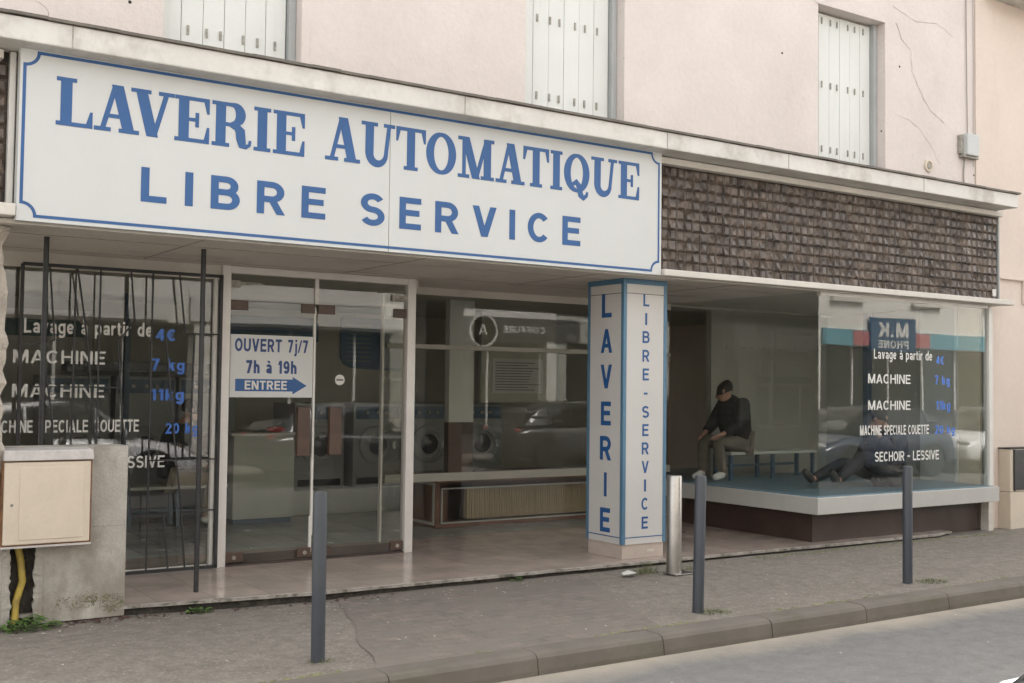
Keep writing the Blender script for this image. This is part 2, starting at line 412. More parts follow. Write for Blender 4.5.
# ------------------------------------------------------------------ lettering (own stroke alphabet)
def arc(cx, cy, rx, ry, a0, a1, n=14):
    return [(cx + rx*math.cos(R(a0 + (a1-a0)*i/n)), cy + ry*math.sin(R(a0 + (a1-a0)*i/n))) for i in range(n + 1)]
def ribbon(pts, t, closed=False):
    n = len(pts); L, Rr = [], []
    for i, p in enumerate(pts):
        tw = t[i] if isinstance(t, (list, tuple)) else t
        if closed: a, b = pts[i-1], pts[(i+1) % n]
        else: a, b = pts[max(i-1, 0)], pts[min(i+1, n-1)]
        d1 = Vector((p[0]-a[0], p[1]-a[1])); d2 = Vector((b[0]-p[0], b[1]-p[1]))
        if d1.length < 1e-9: d1 = d2
        if d2.length < 1e-9: d2 = d1
        d1.normalize(); d2.normalize()
        n1 = Vector((-d1.y, d1.x)); n2 = Vector((-d2.y, d2.x)); m = n1 + n2
        m = m.normalized() if m.length > 1e-6 else n1
        k = min(1 / max(m.dot(n1), .4), 2.0) * tw / 2
        L.append((p[0] + m.x*k, p[1] + m.y*k)); Rr.append((p[0] - m.x*k, p[1] - m.y*k))
    if closed: L.append(L[0]); Rr.append(Rr[0])
    return ('R', L, Rr)
def para(x0, y0, x1, y1, tw): return ('P', [(x0-tw/2, y0), (x0+tw/2, y0), (x1+tw/2, y1), (x1-tw/2, y1)])
def rect(x0, x1, y0, y1): return ('P', [(x0, y0), (x1, y0), (x1, y1), (x0, y1)])

def glyph(ch, t):
    h = t / 2; g = []; W = .70
    rb = lambda p, tt=t, c=False: g.append(ribbon(p, tt, c))
    def bowl(x0, x1, y0, y1):
        ry = (y1 - y0) / 2; rx = min(ry, (x1 - x0) * .6)
        return [(x0, y1)] + arc(x1 - rx, (y0 + y1)/2, rx, ry, 90, -90) + [(x0, y0)]
    if ch == ' ': return .34, g
    if ch == 'A':
        W = .80; g.append(para(t*.55, 0, W/2, 1, t*1.08)); g.append(para(W - t*.55, 0, W/2, 1, t*1.08)); g.append(rect(.22, W-.22, .22, .22 + t*.85))
    elif ch == 'B': W = .70; rb([(h,0),(h,1)]); rb(bowl(h, W-.04-h, .52, 1-h)); rb(bowl(h, W-h, h, .52))
    elif ch == 'C': W = .76; rb(arc(W/2, .5, W/2-h, .5-h, 42, 318, 28))
    elif ch == 'D': W = .74; rb([(h,0),(h,1)]); rb([(h,1-h)] + arc(W*.45, .5, W*.55-h, .5-h, 90, -90, 20) + [(h,h)])
    elif ch == 'E': W = .63; rb([(W,1-h),(h,1-h),(h,h),(W,h)]); rb([(h,.52),(W-.05,.52)])
    elif ch == 'F': W = .60; rb([(W,1-h),(h,1-h),(h,0)]); rb([(h,.5),(W-.06,.5)])
    elif ch == 'H': W = .72; rb([(h,0),(h,1)]); rb([(W-h,0),(W-h,1)]); rb([(h,.52),(W-h,.52)])
    elif ch == 'I': W = t; rb([(h,0),(h,1)])
    elif ch == 'K': W = .74; rb([(h,0),(h,1)]); g.append(para(t*.9, .36, W-.1, 1, t*1.3)); g.append(para(W-t*.65, 0, .36, .6, t*1.25))
    elif ch == 'L': W = .58; rb([(h,1),(h,h),(W,h)])
    elif ch == 'M': W = .88; rb([(h,0),(h,1)]); rb([(W-h,0),(W-h,1)]); g.append(para(W/2, 0, t*.62, 1, t*1.1)); g.append(para(W/2, 0, W-t*.62, 1, t*1.1))
    elif ch == 'N': W = .74; rb([(h,0),(h,1)]); rb([(W-h,0),(W-h,1)]); g.append(para(W-t*.62, 0, t*.62, 1, t*1.15))
    elif ch == 'O': W = .80; rb(arc(W/2, .5, W/2-h, .5-h, 0, 360, 36)[:-1], t, True)
    elif ch == 'P': W = .67; rb([(h,0),(h,1)]); rb(bowl(h, W-h, .44, 1-h))
    elif ch == 'R': W = .72; rb([(h,0),(h,1)]); rb(bowl(h, W-.03-h, .46, 1-h)); g.append(para(W-t*.6, 0, W*.52, .46, t*1.12))
    elif ch == 'S':
        W = .68; cy1, cy2 = .75 - h*.1, .25 + h*.1; ry = (1 - h - .5) / 2; rx = W/2 - h
        rb(arc(W/2, 1-h-ry, rx*.95, ry, 25, 270, 18)[:-1] + arc(W/2, h+ry, rx, ry, 90, -155, 18))
    elif ch == 'T': W = .66; rb([(0,1-h),(W,1-h)]); rb([(W/2,0),(W/2,1-h)])
    elif ch == 'U': W = .72; rb([(h,1)] + arc(W/2, .33, W/2-h, .33-h, 180, 360, 18) + [(W-h,1)])
    elif ch == 'V': W = .76; g.append(para(W/2, 0, t*.55, 1, t*1.08)); g.append(para(W/2, 0, W-t*.55, 1, t*1.08))
    elif ch == 'X': W = .74; g.append(para(t*.62, 0, W-t*.62, 1, t*1.2)); g.append(para(W-t*.62, 0, t*.62, 1, t*1.2))
    elif ch == 'Z': W = .66; rb([(0,1-h),(W,1-h)]); rb([(0,h),(W,h)]); g.append(para(t*.65, 0, W-t*.65, 1, t*1.25))
    # lower case, x-height .72
    elif ch in 'aà':
        W = .54; X = .72; rb(arc(W/2-.01, X-.24, W/2-h, .24-h, 165, 20, 12) + [(W-h, .35), (W-h, 0)])
        rb(arc(.26, .21, .26-h, .21-h, 0, 360, 20)[:-1], t*.9, True)
        if ch == 'à': g.append(para(.33, .80, .18, .98, t))
    elif ch in 'dgpqb':
        W = .58; X = .72; rb(arc(W/2, X/2, W/2-h, X/2-h, 0, 360, 24)[:-1], t*.95, True)
        if ch == 'd': rb([(W-h,0),(W-h,1)])
        if ch == 'p': rb([(h,-.24),(h,X)])
        if ch == 'b': rb([(h,0),(h,1)])
        if ch == 'g': rb([(W-h,X),(W-h,-.02)] + arc(W/2, -.04, W/2-h, .18, 0, -160, 10))
    elif ch == 'e':
        W = .56; X = .72; rb(arc(W/2, X/2, W/2-h, X/2-h, 8, 320, 24)); g.append(rect(h, W-h, X/2-t*.4, X/2+t*.4))
    elif ch == 'h': W = .56; rb([(h,0),(h,1)]); rb(arc(W/2, .72-h-.2, W/2-h, .2, 180, 0, 12) + [(W-h,0)])
    elif ch == 'i': W = t; rb([(h,0),(h,.72)]); g.append(rect(0, t, .83, .83+t))
    elif ch == 'j': W = t+.1; rb([(0,-.2),(.1+h*.6,-.17),(.1+h,-.08),(.1+h,.72)]); g.append(rect(.1, .1+t, .83, .83+t))
    elif ch == 'k': W = .54; rb([(h,0),(h,1)]); g.append(para(t*.9, .26, W-.1, .72, t*1.2)); g.append(para(W-t*.6, 0, .30, .45, t*1.15))
    elif ch == 'l': W = t; rb([(h,0),(h,1)])
    elif ch == 'r': W = .38; rb([(h,0),(h,.72)]); rb([(h,.42)] + arc(W+.02, .42, W-h, .3-h, 170, 92, 8))
    elif ch == 't': W = .36; rb([(W*.42,.92)] + [(W*.42,.18)] + arc(W*.42+.16, .18, .16, .18-h, 180, 280, 6)); g.append(rect(0, W, .72-t*.8, .72))
    elif ch == 'v': W = .54; g.append(para(W/2, 0, t*.55, .72, t*1.05)); g.append(para(W/2, 0, W-t*.55, .72, t*1.05))
    elif ch == 'y': W = .54; g.append(para(W/2, 0, t*.55, .72, t*1.05)); g.append(para(W*.3, -.25, W-t*.55, .72, t*1.05))
    elif ch == '0': W = .60; rb(arc(W/2, .5, W/2-h, .5-h, 0, 360, 30)[:-1], t, True)
    elif ch == '1': W = .36; rb([(W-h,0),(W-h,1)]); g.append(para(.08, .68, W-t*.7, .98, t*.95))
    elif ch == '2': W = .60; rb(arc(W/2, .72, W/2-h, .28-h, 170, -35, 16) + [(h*1.4, h), (W, h)])
    elif ch == '4': W = .62; rb([(W*.72,0),(W*.72,1)]); g.append(rect(0, W, .22, .22+t*.85)); g.append(para(t*.5, .24, W*.72-h*.2, 1, t*1.1))
    elif ch == '7': W = .58; rb([(0,1-h),(W,1-h)]); g.append(para(.2, 0, W-t*.55, 1-h, t*1.1))
    elif ch == '9': W = .60; rb(arc(W/2, .67, W/2-h, .33-h, 0, 360, 24)[:-1], t*.95, True); rb([(W-h,.67)] + arc(W/2, .34, W/2-h, .34-h, 0, -150, 14))
    elif ch == '€': W = .64; rb(arc(W/2+.06, .5, W/2-h, .5-h, 45, 315, 22)); g.append(rect(0, W*.7, .54, .54+t*.6)); g.append(rect(0, W*.66, .36, .36+t*.6))
    elif ch == '-': W = .40; g.append(rect(0, W, .38, .38+t))
    elif ch == '.': W = t; g.append(rect(0, t, 0, t))
    elif ch == '/': W = .38; g.append(para(.02, 0, W-.02, 1, t*.8))
    elif ch == "'": W = t*.8; g.append(rect(0, t*.8, .7, 1))
    return W, g

def serif(ch, T):
    """slab-serif capitals, heavy stems, thin hairlines"""
    s = .085; hl = T*.42; g = []; e = .085
    st = lambda x: g.append(rect(x, x+T, 0, 1))
    def slab(x0, x1, y0): g.append(rect(x0, x1, y0, y0+s))
    if ch == 'I': W = T+2*e; st(e); slab(0, W, 0); slab(0, W, 1-s)
    elif ch == 'L':
        W = .72; st(e); slab(0, T+2*e, 1-s); slab(0, W, 0); g.append(('P', [(W-.13, s*.9), (W, s*.9), (W, .34), (W-.05, .34)]))
    elif ch == 'A':
        W = .92; g.append(para(.17, s*.5, W*.46, 1, hl*1.15)); g.append(para(W-.22, s*.5, W*.5, 1, T*1.08)); g.append(rect(.25, W-.3, .29, .29+hl*.9))
        slab(0, .34, 0); slab(W-.42, W, 0)
    elif ch == 'V':
        W = .92; g.append(para(W*.5, 0, .22, 1-s*.5, T*1.08)); g.append(para(W*.53, 0, W-.17, 1-s*.5, hl*1.15))
        slab(0, .42, 1-s); slab(W-.34, W, 1-s)
    elif ch == 'E':
        W = .76; st(e); slab(0, W, 0); slab(0, W, 1-s); g.append(rect(e+T*.9, .50, .46, .46+s*.9)); g.append(rect(.45, .53, .34, .66))
        g.append(('P', [(W-.12, s*.9), (W, s*.9), (W, .36), (W-.05, .36)])); g.append(('P', [(W-.05, .66), (W, .66), (W, 1-s*.9), (W-.12, 1-s*.9)]))
    elif ch == 'R':
        W = .90; st(e); slab(0, T+2*e, 0); slab(0, .45, 1-s)
        pts = [(.3, 1-s/2), (.42, 1-s/2)] + arc(.46, .745, .19, .255-s/2, 85, -85, 14) + [(.42, .49+s/2*.4), (.3, .49+.02)]
        tt = []
        for x, y in pts:
            k = max(0, (x - .46) / .19); tt.append(s + (T - s) * k)
        g.append(ribbon(pts, tt))
        p2 = [(.42, .50), (.56, .47), (.645, .38), (.66, .22), (.70, .08), (.78, s*.55), (.86, .10), (.875, .2)]
        g.append(ribbon(p2, [s, T*.7, T*.95, T*.95, T*.8, s*1.1, s*.8, s*.7]))
    elif ch == 'U':
        W = .92; g.append(ribbon([(e+.03+T/2, 1-s*.4)] + arc(W*.5-.01, .30, W*.5-.12-T/2, .30-s*.6, 180, 360, 18) + [(W-.16, 1-s*.4)],
                                 [T] + [T - (T-hl*1.1)*(i/18) for i in range(19)] + [hl*1.1]))
        slab(0, T+.22, 1-s); slab(W-.31, W, 1-s)
    elif ch == 'T':
        W = .84; g.append(rect(W/2-T/2, W/2+T/2, 0, 1)); slab(W/2-T/2-e, W/2+T/2+e, 0); slab(0, W, 1-s)
        g.append(('P', [(0, .66), (.05, .66), (.12, 1-s*.9), (0, 1-s*.9)])); g.append(('P', [(W-.05, .66), (W, .66), (W, 1-s*.9), (W-.12, 1-s*.9)]))
    elif ch in 'OQ':
        W = .88; n = 40; pts = arc(W/2, .5, W/2-T/2, .5-hl*.5, 0, 360, n)[:-1]
        tt = [hl + (T - hl) * abs(math.cos(2*math.pi*i/n))**1.3 for i in range(n)]
        g.append(ribbon(pts, tt, True))
        if ch == 'Q':
            g.append(ribbon([(.30, .20), (.42, .27), (.52, .16), (.58, -.06), (.68, -.13), (.78, -.06), (.81, .04)], [hl, hl*1.3, T*.75, T*.75, hl*1.2, hl, hl*.7]))
    elif ch == 'M':
        W = 1.10; g.append(rect(.13, .13+hl*1.1, 0, 1)); g.append(rect(W-.09-T, W-.09, 0, 1))
        g.append(para(W*.5, 0, .22, 1, T*1.05)); g.append(para(W*.5, 0, W-.09-T*.6, 1, hl*1.2))
        slab(0, .34, 0); slab(W-T-.18, W, 0); slab(0, .26, 1-s); slab(W-.26, W, 1-s)
    elif ch == ' ': W = .35
    return W, g

def lettering(name, text, fn, u0, v0, width, height, mat, parent, t=.17, gap=.13, font=glyph, depth=.002, each=False):
    """fn(u, v, d) -> 3D, d = distance in front of the surface; text stretched to width"""
    gl = [font(c, t) for c in text]
    KN = {'AV': -.24, 'VE': -.05, 'LA': -.03, 'AT': -.10, 'AU': -.03, 'UT': -.02, 'TO': -.04} if font is serif else {'AV': -.06, 'AC': -.03, 'LA': -.03, 'TT': -.03}
    ks = [KN.get(text[i:i+2], 0) for i in range(len(text))]
    total = sum(w for w, _ in gl) + gap * (len(text) - 1) + sum(ks)
    sx = width / total; m = MB(); x = 0
    lvl = 0
    for ci, (w_, strokes) in enumerate(gl):
        for i, stk in enumerate(strokes):
            d0, d1 = 0.0006, depth + i * .0004
            P = lambda p: (u0 + (x + p[0]) * sx, v0 + p[1] * height)
            if stk[0] == 'P':
                m.prism([P(p) for p in stk[1]], fn, d1, d0)
            else:
                L = [P(p) for p in stk[1]]; Q = [P(p) for p in stk[2]]; n = len(L)
                vs = [fn(*p, d1) for p in L] + [fn(*p, d1) for p in Q] + [fn(*p, d0) for p in L] + [fn(*p, d0) for p in Q]
                fs = []
                for k in range(n - 1):
                    fs += [(k, k+1, n+k+1, n+k), (k, k+2*n, k+1+2*n, k+1), (n+k, n+k+1, 3*n+k+1, 3*n+k)]
                m.add(vs, fs)
        x += w_ + gap + ks[ci]
        if each:
            if m.v: m.build(name, mat, parent)
            m = MB()
    return None if each else m.build(name, mat, parent)

def front(y):  return lambda u, v, d: (u, y - d, v)        # faces the street (-Y), reads left to right along +X
def back(y):   return lambda u, v, d: (u, y + d, v)        # faces +Y (far side of the street); u is x
def leftf(x):  return lambda u, v, d: (x - d, -u, v)       # faces -X; u = -y

#==SETTING==
# ------------------------------------------------------------------ ground, road, pavement
ground = struct(MB().add([(-300,-300,-.30),(300,-300,-.30),(300,300,-.30),(-300,300,-.30)], [(0,1,2,3)]).build('ground', 'pavement'))
road = struct(MB().add([(-60,-.55,-.13),(80,-.55,-.13),(80,5.66,-.13),(-60,5.66,-.13)], [(0,1,2,3)]).build('road', 'road'))
struct(MB().box(-60, 80, -.5, -.35, -.3, 0.0).build('far_kerb', 'kerb', bevel=.015))
struct(MB().box(-60, 80, -2.6, -.5, -.3, -.004).build('far_pavement', 'pavement'))
# near pavement, fine grid with slight unevenness
def sm(a, b, v):
    v = max(0, min(1, (v-a)/(b-a))); return v*v*(3-2*v)
def pz(x, y): return .010*mn.noise((x*.9, y*1.3, 0)) + .004*mn.noise((x*4, y*4, 3)) - .008 - .034*sm(7.0, 7.9, y)*(1 - sm(2.5, 8.5, x))
mb = MB(); nx, ny = 150, 24; xs = [-6 + 26*i/nx for i in range(nx+1)]; ys = [5.78 + 2.9*j/ny for j in range(ny+1)]
vs = []
for y in ys:
    for x in xs:
        vs.append((x, y, pz(x, y)))
mb.add(vs, [(j*(nx+1)+i, j*(nx+1)+i+1, (j+1)*(nx+1)+i+1, (j+1)*(nx+1)+i) for j in range(ny) for i in range(nx)])
pav = struct(mb.build('pavement', 'pavement', smooth=True))
mb = MB()
for a, b in ((-60, -6), (20, 80)): mb.box(a, b, 5.78, 8.7, -.3, -.008)
struct(mb.build('pavement_far_ends', 'pavement'))
# patch of old setts with a ragged outline, 4 mm above the asphalt
mb = MB(); n2 = 26; rows = []
for j in range(n2+1):
    f = j/n2; y = 5.80 + f*2.2
    xl = 2.95 + .80*f + .06*mn.noise((f*5, 1, 0)); xr = 5.10 + .95*f + .06*mn.noise((f*5, 9, 0))
    rows.append([(xl + (xr-xl)*i/n2, y, pz(xl + (xr-xl)*i/n2, y) + .004) for i in range(n2+1)])
mb.add([p for r in rows for p in r], [(j*(n2+1)+i, j*(n2+1)+i+1, (j+1)*(n2+1)+i+1, (j+1)*(n2+1)+i) for j in range(n2) for i in range(n2)])
struct(mb.build('paving_patch', 'cobble', smooth=True))
# kerb stones
mb = MB()
k = -9
while k < 26:
    x0, x1 = 2.95 + 1.0*k + .003, 2.95 + 1.0*(k+1) - .003
    yo = random.uniform(-.003, .003); zo = random.uniform(-.002, .002)
    prof = [(5.60, -.3), (5.60, -.10), (5.612, -.03), (5.63, -.008), (5.66, 0), (5.80, .002), (5.80, -.3)]
    n = len(prof)
    vs = [(x, y + yo, z + zo) for x in (x0, x1) for y, z in prof]
    mb.add(vs, [tuple(range(n)), tuple(range(2*n-1, n-1, -1))] + [(i, i+n, (i+1) % n+n, (i+1) % n) for i in range(n)])
    k += 1
struct(mb.build('kerb', 'kerb', bevel=.003))
# terrace floor in front of the recessed shopfront, with a worn edge
edge = [(-1, 8.30), (.9, 8.26), (2.2, 8.17), (3.5, 8.0), (4.8, 7.965), (6.2, 7.94), (8.0, 7.90), (9.4, 7.87), (10.9, 7.85), (11.3, 7.95)]
mb = MB(); n = len(edge)
mb.add([(x, y, .03) for x, y in edge] + [(x, 10.3, .03) for x, y in edge], [(i, i+1, n+i+1, n+i) for i in range(n-1)])
struct(mb.build('terrace_floor', 'terrace'))
mb = MB(); P = []
for i in range(n-1):
    m_ = 16
    for j in range(m_): P.append((edge[i][0] + (edge[i+1][0]-edge[i][0])*j/m_, edge[i][1] + (edge[i+1][1]-edge[i][1])*j/m_))
k = len(P); jit = [.012*mn.noise((x*5, 0, 2)) + .006*mn.noise((x*19, 0, 5)) for x, y in P]
mb.add([(x, y + .006, .034) for x, y in P] + [(x, y - .035 + jit[i], .032) for i, (x, y) in enumerate(P)] + [(x, y - .033 + jit[i]*1.2, .012) for i, (x, y) in enumerate(P)] + [(x, y + .03, .010) for x, y in P],
       [(q*k+i, q*k+i+1, (q+1)*k+i+1, (q+1)*k+i) for i in range(k-1) for q in range(3)])
struct(mb.build('terrace_step', 'step_edge'))
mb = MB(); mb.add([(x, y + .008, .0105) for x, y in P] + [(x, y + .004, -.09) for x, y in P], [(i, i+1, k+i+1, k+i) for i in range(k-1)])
struct(mb.build('terrace_riser_shade', 'dark_hole'))  # dark riser face; the shadow line under the step is put into its colour
struct(MB().box(.5, 13.5, 9.56, 14.4, -.1, .026).build('shop_floor', 'int_floor'))

#==BUILDING==
B = thing('laundromat_building', 'pink plastered house above a wide canopy with a recessed glass laundry shopfront', 'building', (6.0, 8.1, 0))
# upper wall with three window openings
WY0, WY1 = 8.10, 8.45
openings = [(2.34, 3.40, 3.0, 5.75), (5.50, 6.61, 3.0, 5.75), (9.27, 10.36, 3.0, 5.73)]
mb = MB(); x = -1.0
for a, b, z0, z1 in openings:
    mb.box(x, a, WY0, WY1, 3.0, 7.6); mb.box(a, b, WY0, WY1, z1, 7.6); x = b
mb.box(x, 12.02, WY0, WY1, 3.0, 7.6)
mb.build('wall', 'plaster', B)
MB().box(-1, 12.02, WY1, 14.6, 7.3, 7.5).build('roof', 'tile_roof', B)
MB().box(-1, 12.02, 14.42, 14.6, 0, 7.3).build('rear_wall', 'plaster', B)
# window surrounds and shutters
for i, (a, b, z0, z1) in enumerate(openings):
    wn = MB().box(a, b, 8.30, 8.34, z0, z1).build('window', 'shutter_frame', B)
    m = MB()
    nb = 6; sw = (b - a - .075) / nb
    for q in range(nb):
        m.box(a + .012 + q*sw, a + .012 + (q+1)*sw - .003, 8.255 - (.0025 if q % 2 else 0), 8.285, z0, z1 - .02)
    m.build('shutter', 'shutter', wn, bevel=.004)
    for zz in (4.225, 4.93, 5.63):
        for fr_ in (.09, .25, .37, .57, .70, .86):
            xx = a + .225 + (fr_ - .09)*.885; MB().box(xx - .009, xx + .009, 8.243, 8.2495, zz - .035, zz + .035).build('hinge', 'hinge', wn)
    m = MB(); m.box(b - .058, b - .002, 8.20, 8.298, z0, z1 - .002); m.build('frame', 'shutter_frame', wn, bevel=.004)
    m = MB(); m.box(b, b + .07, 8.092, 8.0995, 3.0, z1 + .16); m.box(a - .04, b, 8.089, 8.0995, z1, z1 + .158)
    m.build('surround', 'plaster', wn, bevel=.008)
# cracks, holes and vent in the plaster
def crack(pts, w_):
    pts2 = []
    for i in range(len(pts)-1):
        for j in range(6):
            f = j/6; pts2.append((pts[i][0] + (pts[i+1][0]-pts[i][0])*f + random.uniform(-.012, .012), pts[i][1] + (pts[i+1][1]-pts[i][1])*f))
    pts2.append(pts[-1])
    _, L, Q = ribbon(pts2, [w_*random.uniform(.25, .8) for _ in pts2]); k = len(L)
    MB().add([(u, 8.0975, v) for u, v in L] + [(u, 8.0975, v) for u, v in Q], [(i, i+1, k+i+1, k+i) for i in range(k-1)]).build('crack', 'crack', B)
crack([(10.56, 5.77), (10.65, 5.6), (10.82, 5.51), (10.84, 5.26), (10.93, 5.13), (11.05, 4.98), (11.17, 4.86), (11.42, 4.75)], .012)
crack([(10.55, 4.72), (10.8, 4.69), (11.0, 4.6), (11.2, 4.42), (11.35, 4.25)], .006)
crack([(10.5, 5.95), (10.9, 5.85), (11.3, 5.9), (11.6, 5.8)], .008)
crack([(1.25, 4.4), (1.32, 4.25), (1.55, 4.15), (1.6, 4.0)], .006)
for (hx, hz) in ((10.62, 5.28), (8.72, 5.1), (6.62, 4.68), (10.3, 4.5), (12.0, 4.2), (2.1, 4.3)):
    MB().lathe([(0, 0), (.013, 0), (.010, -.004), (0, -.004)], (hx, 8.099, hz), 'Y', 8).build('plug_hole', 'dark_hole', B)
vt = MB().lathe([(.075, 0), (.075, -.018), (.05, -.022), (.045, -.006), (0, -.006)], (11.13, 8.1, 4.21), 'Y', 20).build('vent', 'meter', B, smooth=True)
MB().lathe([(.042, 0), (.030, -.010), (0, -.010)], (11.13, 8.093, 4.21), 'Y', 16).build('grille', 'hinge', vt)
# canopy: cornice slab, back strip, ledge, soffit
MB().box(-1.5, 12.15, 7.62, 8.12, 3.76, 3.915).build('cornice', 'cornice', B, bevel=.01)
mb = MB(); nseg = 60
for i in range(nseg):
    xa, xb = -1.5 + 13.67*i/nseg, -1.5 + 13.67*(i+1)/nseg
    dz = .007*mn.noise((i*1.7, 3, 1))
    mb.box(xa, xb, 7.597, 8.099, 3.917 + dz, 3.936 + dz)
mb.build('flashing', 'flashing', B)
for xx in (1.62, 4.6, 6.73, 8.3, 10.4): MB().box(xx - .004, xx + .004, 7.618, 7.6215, 3.765, 3.91).build('cornice_joint', 'hinge', B)
MB().box(6.84, 12.22, 7.86, 7.95, 3.69, 3.752).build('canopy_strip', 'ledge', B, bevel=.006)
MB().box(-1.5, 1.25, 7.86, 7.95, 3.69, 3.752).build('canopy_strip', 'ledge', B, bevel=.006)
MB().box(6.82, 12.27, 7.75, 8.08, 2.635, 2.695).build('ledge', 'ledge', B, bevel=.008)
MB().box(-1.5, 1.33, 7.75, 8.10, 2.66, 2.74).build('ledge', 'ledge', B, bevel=.008)
MB().box(-1.5, 12.23, 7.97, 8.0, 2.66, 3.76).build('fascia_backing', 'soffit', B)
MB().box(1.296, 1.335, 7.90, 7.97, 2.745, 3.755).build('trim_strip', 'alu_white', B, bevel=.004)
MB().box(.9, 12.03, 7.87, 10.28, 2.625, 2.655).build('soffit', 'soffit', B)
for yy in (8.33, 9.25): MB().box(1.3, 9.0, yy, yy + .009, 2.6215, 2.6245).build('soffit_joint', 'hinge', B)
for xx in (2.6, 4.4, 6.2, 7.9): MB().box(xx, xx + .008, 7.86, 9.4, 2.6205, 2.6240).build('soffit_joint', 'hinge', B)
# brown relief tiles
def tiles(x0, x1, z0, z1, y, nm):
    m = MB(); nx_ = round((x1-x0)/.1); nz_ = round((z1-z0)/.1); sx = (x1-x0)/nx_; sz = (z1-z0)/nz_
    for i in range(nx_):
        for j in range(nz_):
            a, b = x0 + i*sx + .004, x0 + (i+1)*sx - .004; c, d = z0 + j*sz + .003, z0 + (j+1)*sz - .003
            k_ = random.uniform(.13, .20); u0, v0, u1, v1 = a + (b-a)*k_, c + (d-c)*k_, b - (b-a)*random.uniform(.13, .22), d - (d-c)*random.uniform(.13, .22)
            h = [.017 + random.uniform(-.009, .010) for _ in range(4)]; hc = .019 + random.uniform(-.015, .008)
            um, vm = a + (b-a)*random.uniform(.36, .64), c + (d-c)*random.uniform(.36, .64)
            m.add([(a,y,c),(b,y,c),(b,y,d),(a,y,d),(u0,y-h[0],v0),(u1,y-h[1],v0),(u1,y-h[2],v1),(u0,y-h[3],v1),(um,y-hc,vm)],
                  [(0,1,5,4),(1,2,6,5),(2,3,7,6),(3,0,4,7),(4,5,8),(5,6,8),(6,7,8),(7,4,8)])
    return m.build(nm, 'tile', B)
tiles(6.84, 12.22, 2.70, 3.69, 7.955, 'tile_fascia')
tiles(-1.46, 1.29, 2.745, 3.69, 7.955, 'tile_fascia')
MB().box(6.8, 12.23, 7.956, 7.969, 2.69, 3.76).build('tile_grout', 'dark_hole', B)
MB().box(-1.5, 1.294, 7.956, 7.969, 2.74, 3.76).build('tile_grout', 'dark_hole', B)
MB().box(12.231, 12.25, 7.93, 8.08, 2.70, 3.755).build('fascia_end', 'shutter_frame', B)
MB().box(12.09, 12.16, 7.915, 7.93, 2.745, 2.83).build('switch_box', 'paper', B, bevel=.004)

# recessed shopfront: left window
def pane(name, x0, x1, y, z0, z1, parent, mat='glass'): return MB().box(x0, x1, y, y + .008, z0, z1).build(name, mat, parent)
lw = MB().box(.9, 3.29, 9.5, 9.56, 2.53, 2.624).build('shop_window', 'soffit', B)
pane('pane', .9, 3.255, 9.52, .03, 2.53, lw)
m = MB(); m.box(3.232, 3.262, 9.47, 9.519, .03, 2.53); m.box(.9, 3.23, 9.49, 9.519, .03, .06)
m.build('frame', 'alu_white', lw, bevel=.003)
MB().box(.9, 3.29, 9.49, 9.4995, 2.50, 2.56).build('valance', 'soffit', lw)
FL = front(9.52)
rows = [("Lavage à partir de", 1.72, 1.985, 1.0, .115, 'letter_white', .165), ("4€", 2.75, 1.955, .17, .10, 'letter_blue', .19),
        ("MACHINE", 1.645, 1.745, .70, .105, 'letter_white', .155), ("7 kg", 2.72, 1.705, .28, .10, 'letter_blue', .19),
        ("MACHINE", 1.645, 1.475, .70, .105, 'letter_white', .155), ("11kg", 2.72, 1.455, .28, .10, 'letter_blue', .19),
        ("MACHINE SPECIALE COUETTE", 1.45, 1.195, 1.18, .10, 'letter_white', .165), ("20 kg", 2.85, 1.175, .28, .09, 'letter_blue', .19),
        ("SECHOIR - LESSIVE", 1.80, .895, 1.05, .10, 'letter_white', .155)]
for s, u, v, wd, hh, mt, tt in rows: lettering('lettering', s, FL, u, v, wd, hh, mt, lw, tt)
# door unit
df = MB().box(3.29, 3.37, 9.45, 9.55, .03, 2.624).build('door_frame', 'alu', B, bevel=.004)
m = MB(); m.box(5.105, 5.19, 9.45, 9.55, .03, 2.622); m.box(3.3705, 5.1045, 9.452, 9.548, 2.56, 2.622); m.build('frame', 'alu', df, bevel=.004)
pane('fanlight', 3.372, 5.103, 9.496, 2.33, 2.559, df)
m = MB(); m.box(4.165, 4.20, 9.478, 9.4955, 2.33, 2.559); m.build('glazing_bar', 'alu_white', df)
m = MB(); m.box(3.372, 3.46, 9.47, 9.4945, 2.44, 2.50); m.box(4.95, 5.103, 9.47, 9.4945, 2.40, 2.46)
m.tube([(3.45, 9.485, 2.475), (3.66, 9.475, 2.485)], [.018, .006], 8); m.build('door_closer', 'hinge', df)
for nm, (xa, xb), hx in (('door', (3.374, 4.168), 4.065), ('door', (4.200, 5.101), 4.375)):
    d = pane(nm, xa, xb, 9.496, .045, 2.325, B)
    MB().box(hx - .06, hx + .06, 9.44, 9.4945, .965, 1.40).build('handle', 'wood', d, bevel=.006)
    for zz in (2.245, .06):
        for pa, pb in ((xa, xa + .165), (xb - .13, xb)): MB().box(pa, pb, 9.476, 9.4945, zz, zz + .085).build('pivot_plate', 'wood', d, bevel=.004)
    MB().box(xa, xb, 9.4955 + .0085, 9.512, .045, .125).build('bottom_rail', 'brown_base', d)
    for pa in (xa + .08, xb - .06): MB().lathe([(.018, 0), (.018, -.006), (0, -.006)], (pa, 9.4755, .1), 'Y', 12).build('lock', 'hinge', d)
    if xa < 4: 
        m = MB(); m.box(4.160, 4.181, 9.480, 9.512, .25, 2.30); m.box(4.145, 4.172, 9.478, 9.4945, .10, .42); m.build('edge_strip', 'alu_white', d, bevel=.003)
m = MB(); m.box(3.37, 5.1, 9.46, 9.54, .0305, .044); m.build('threshold', 'brown_base', df)
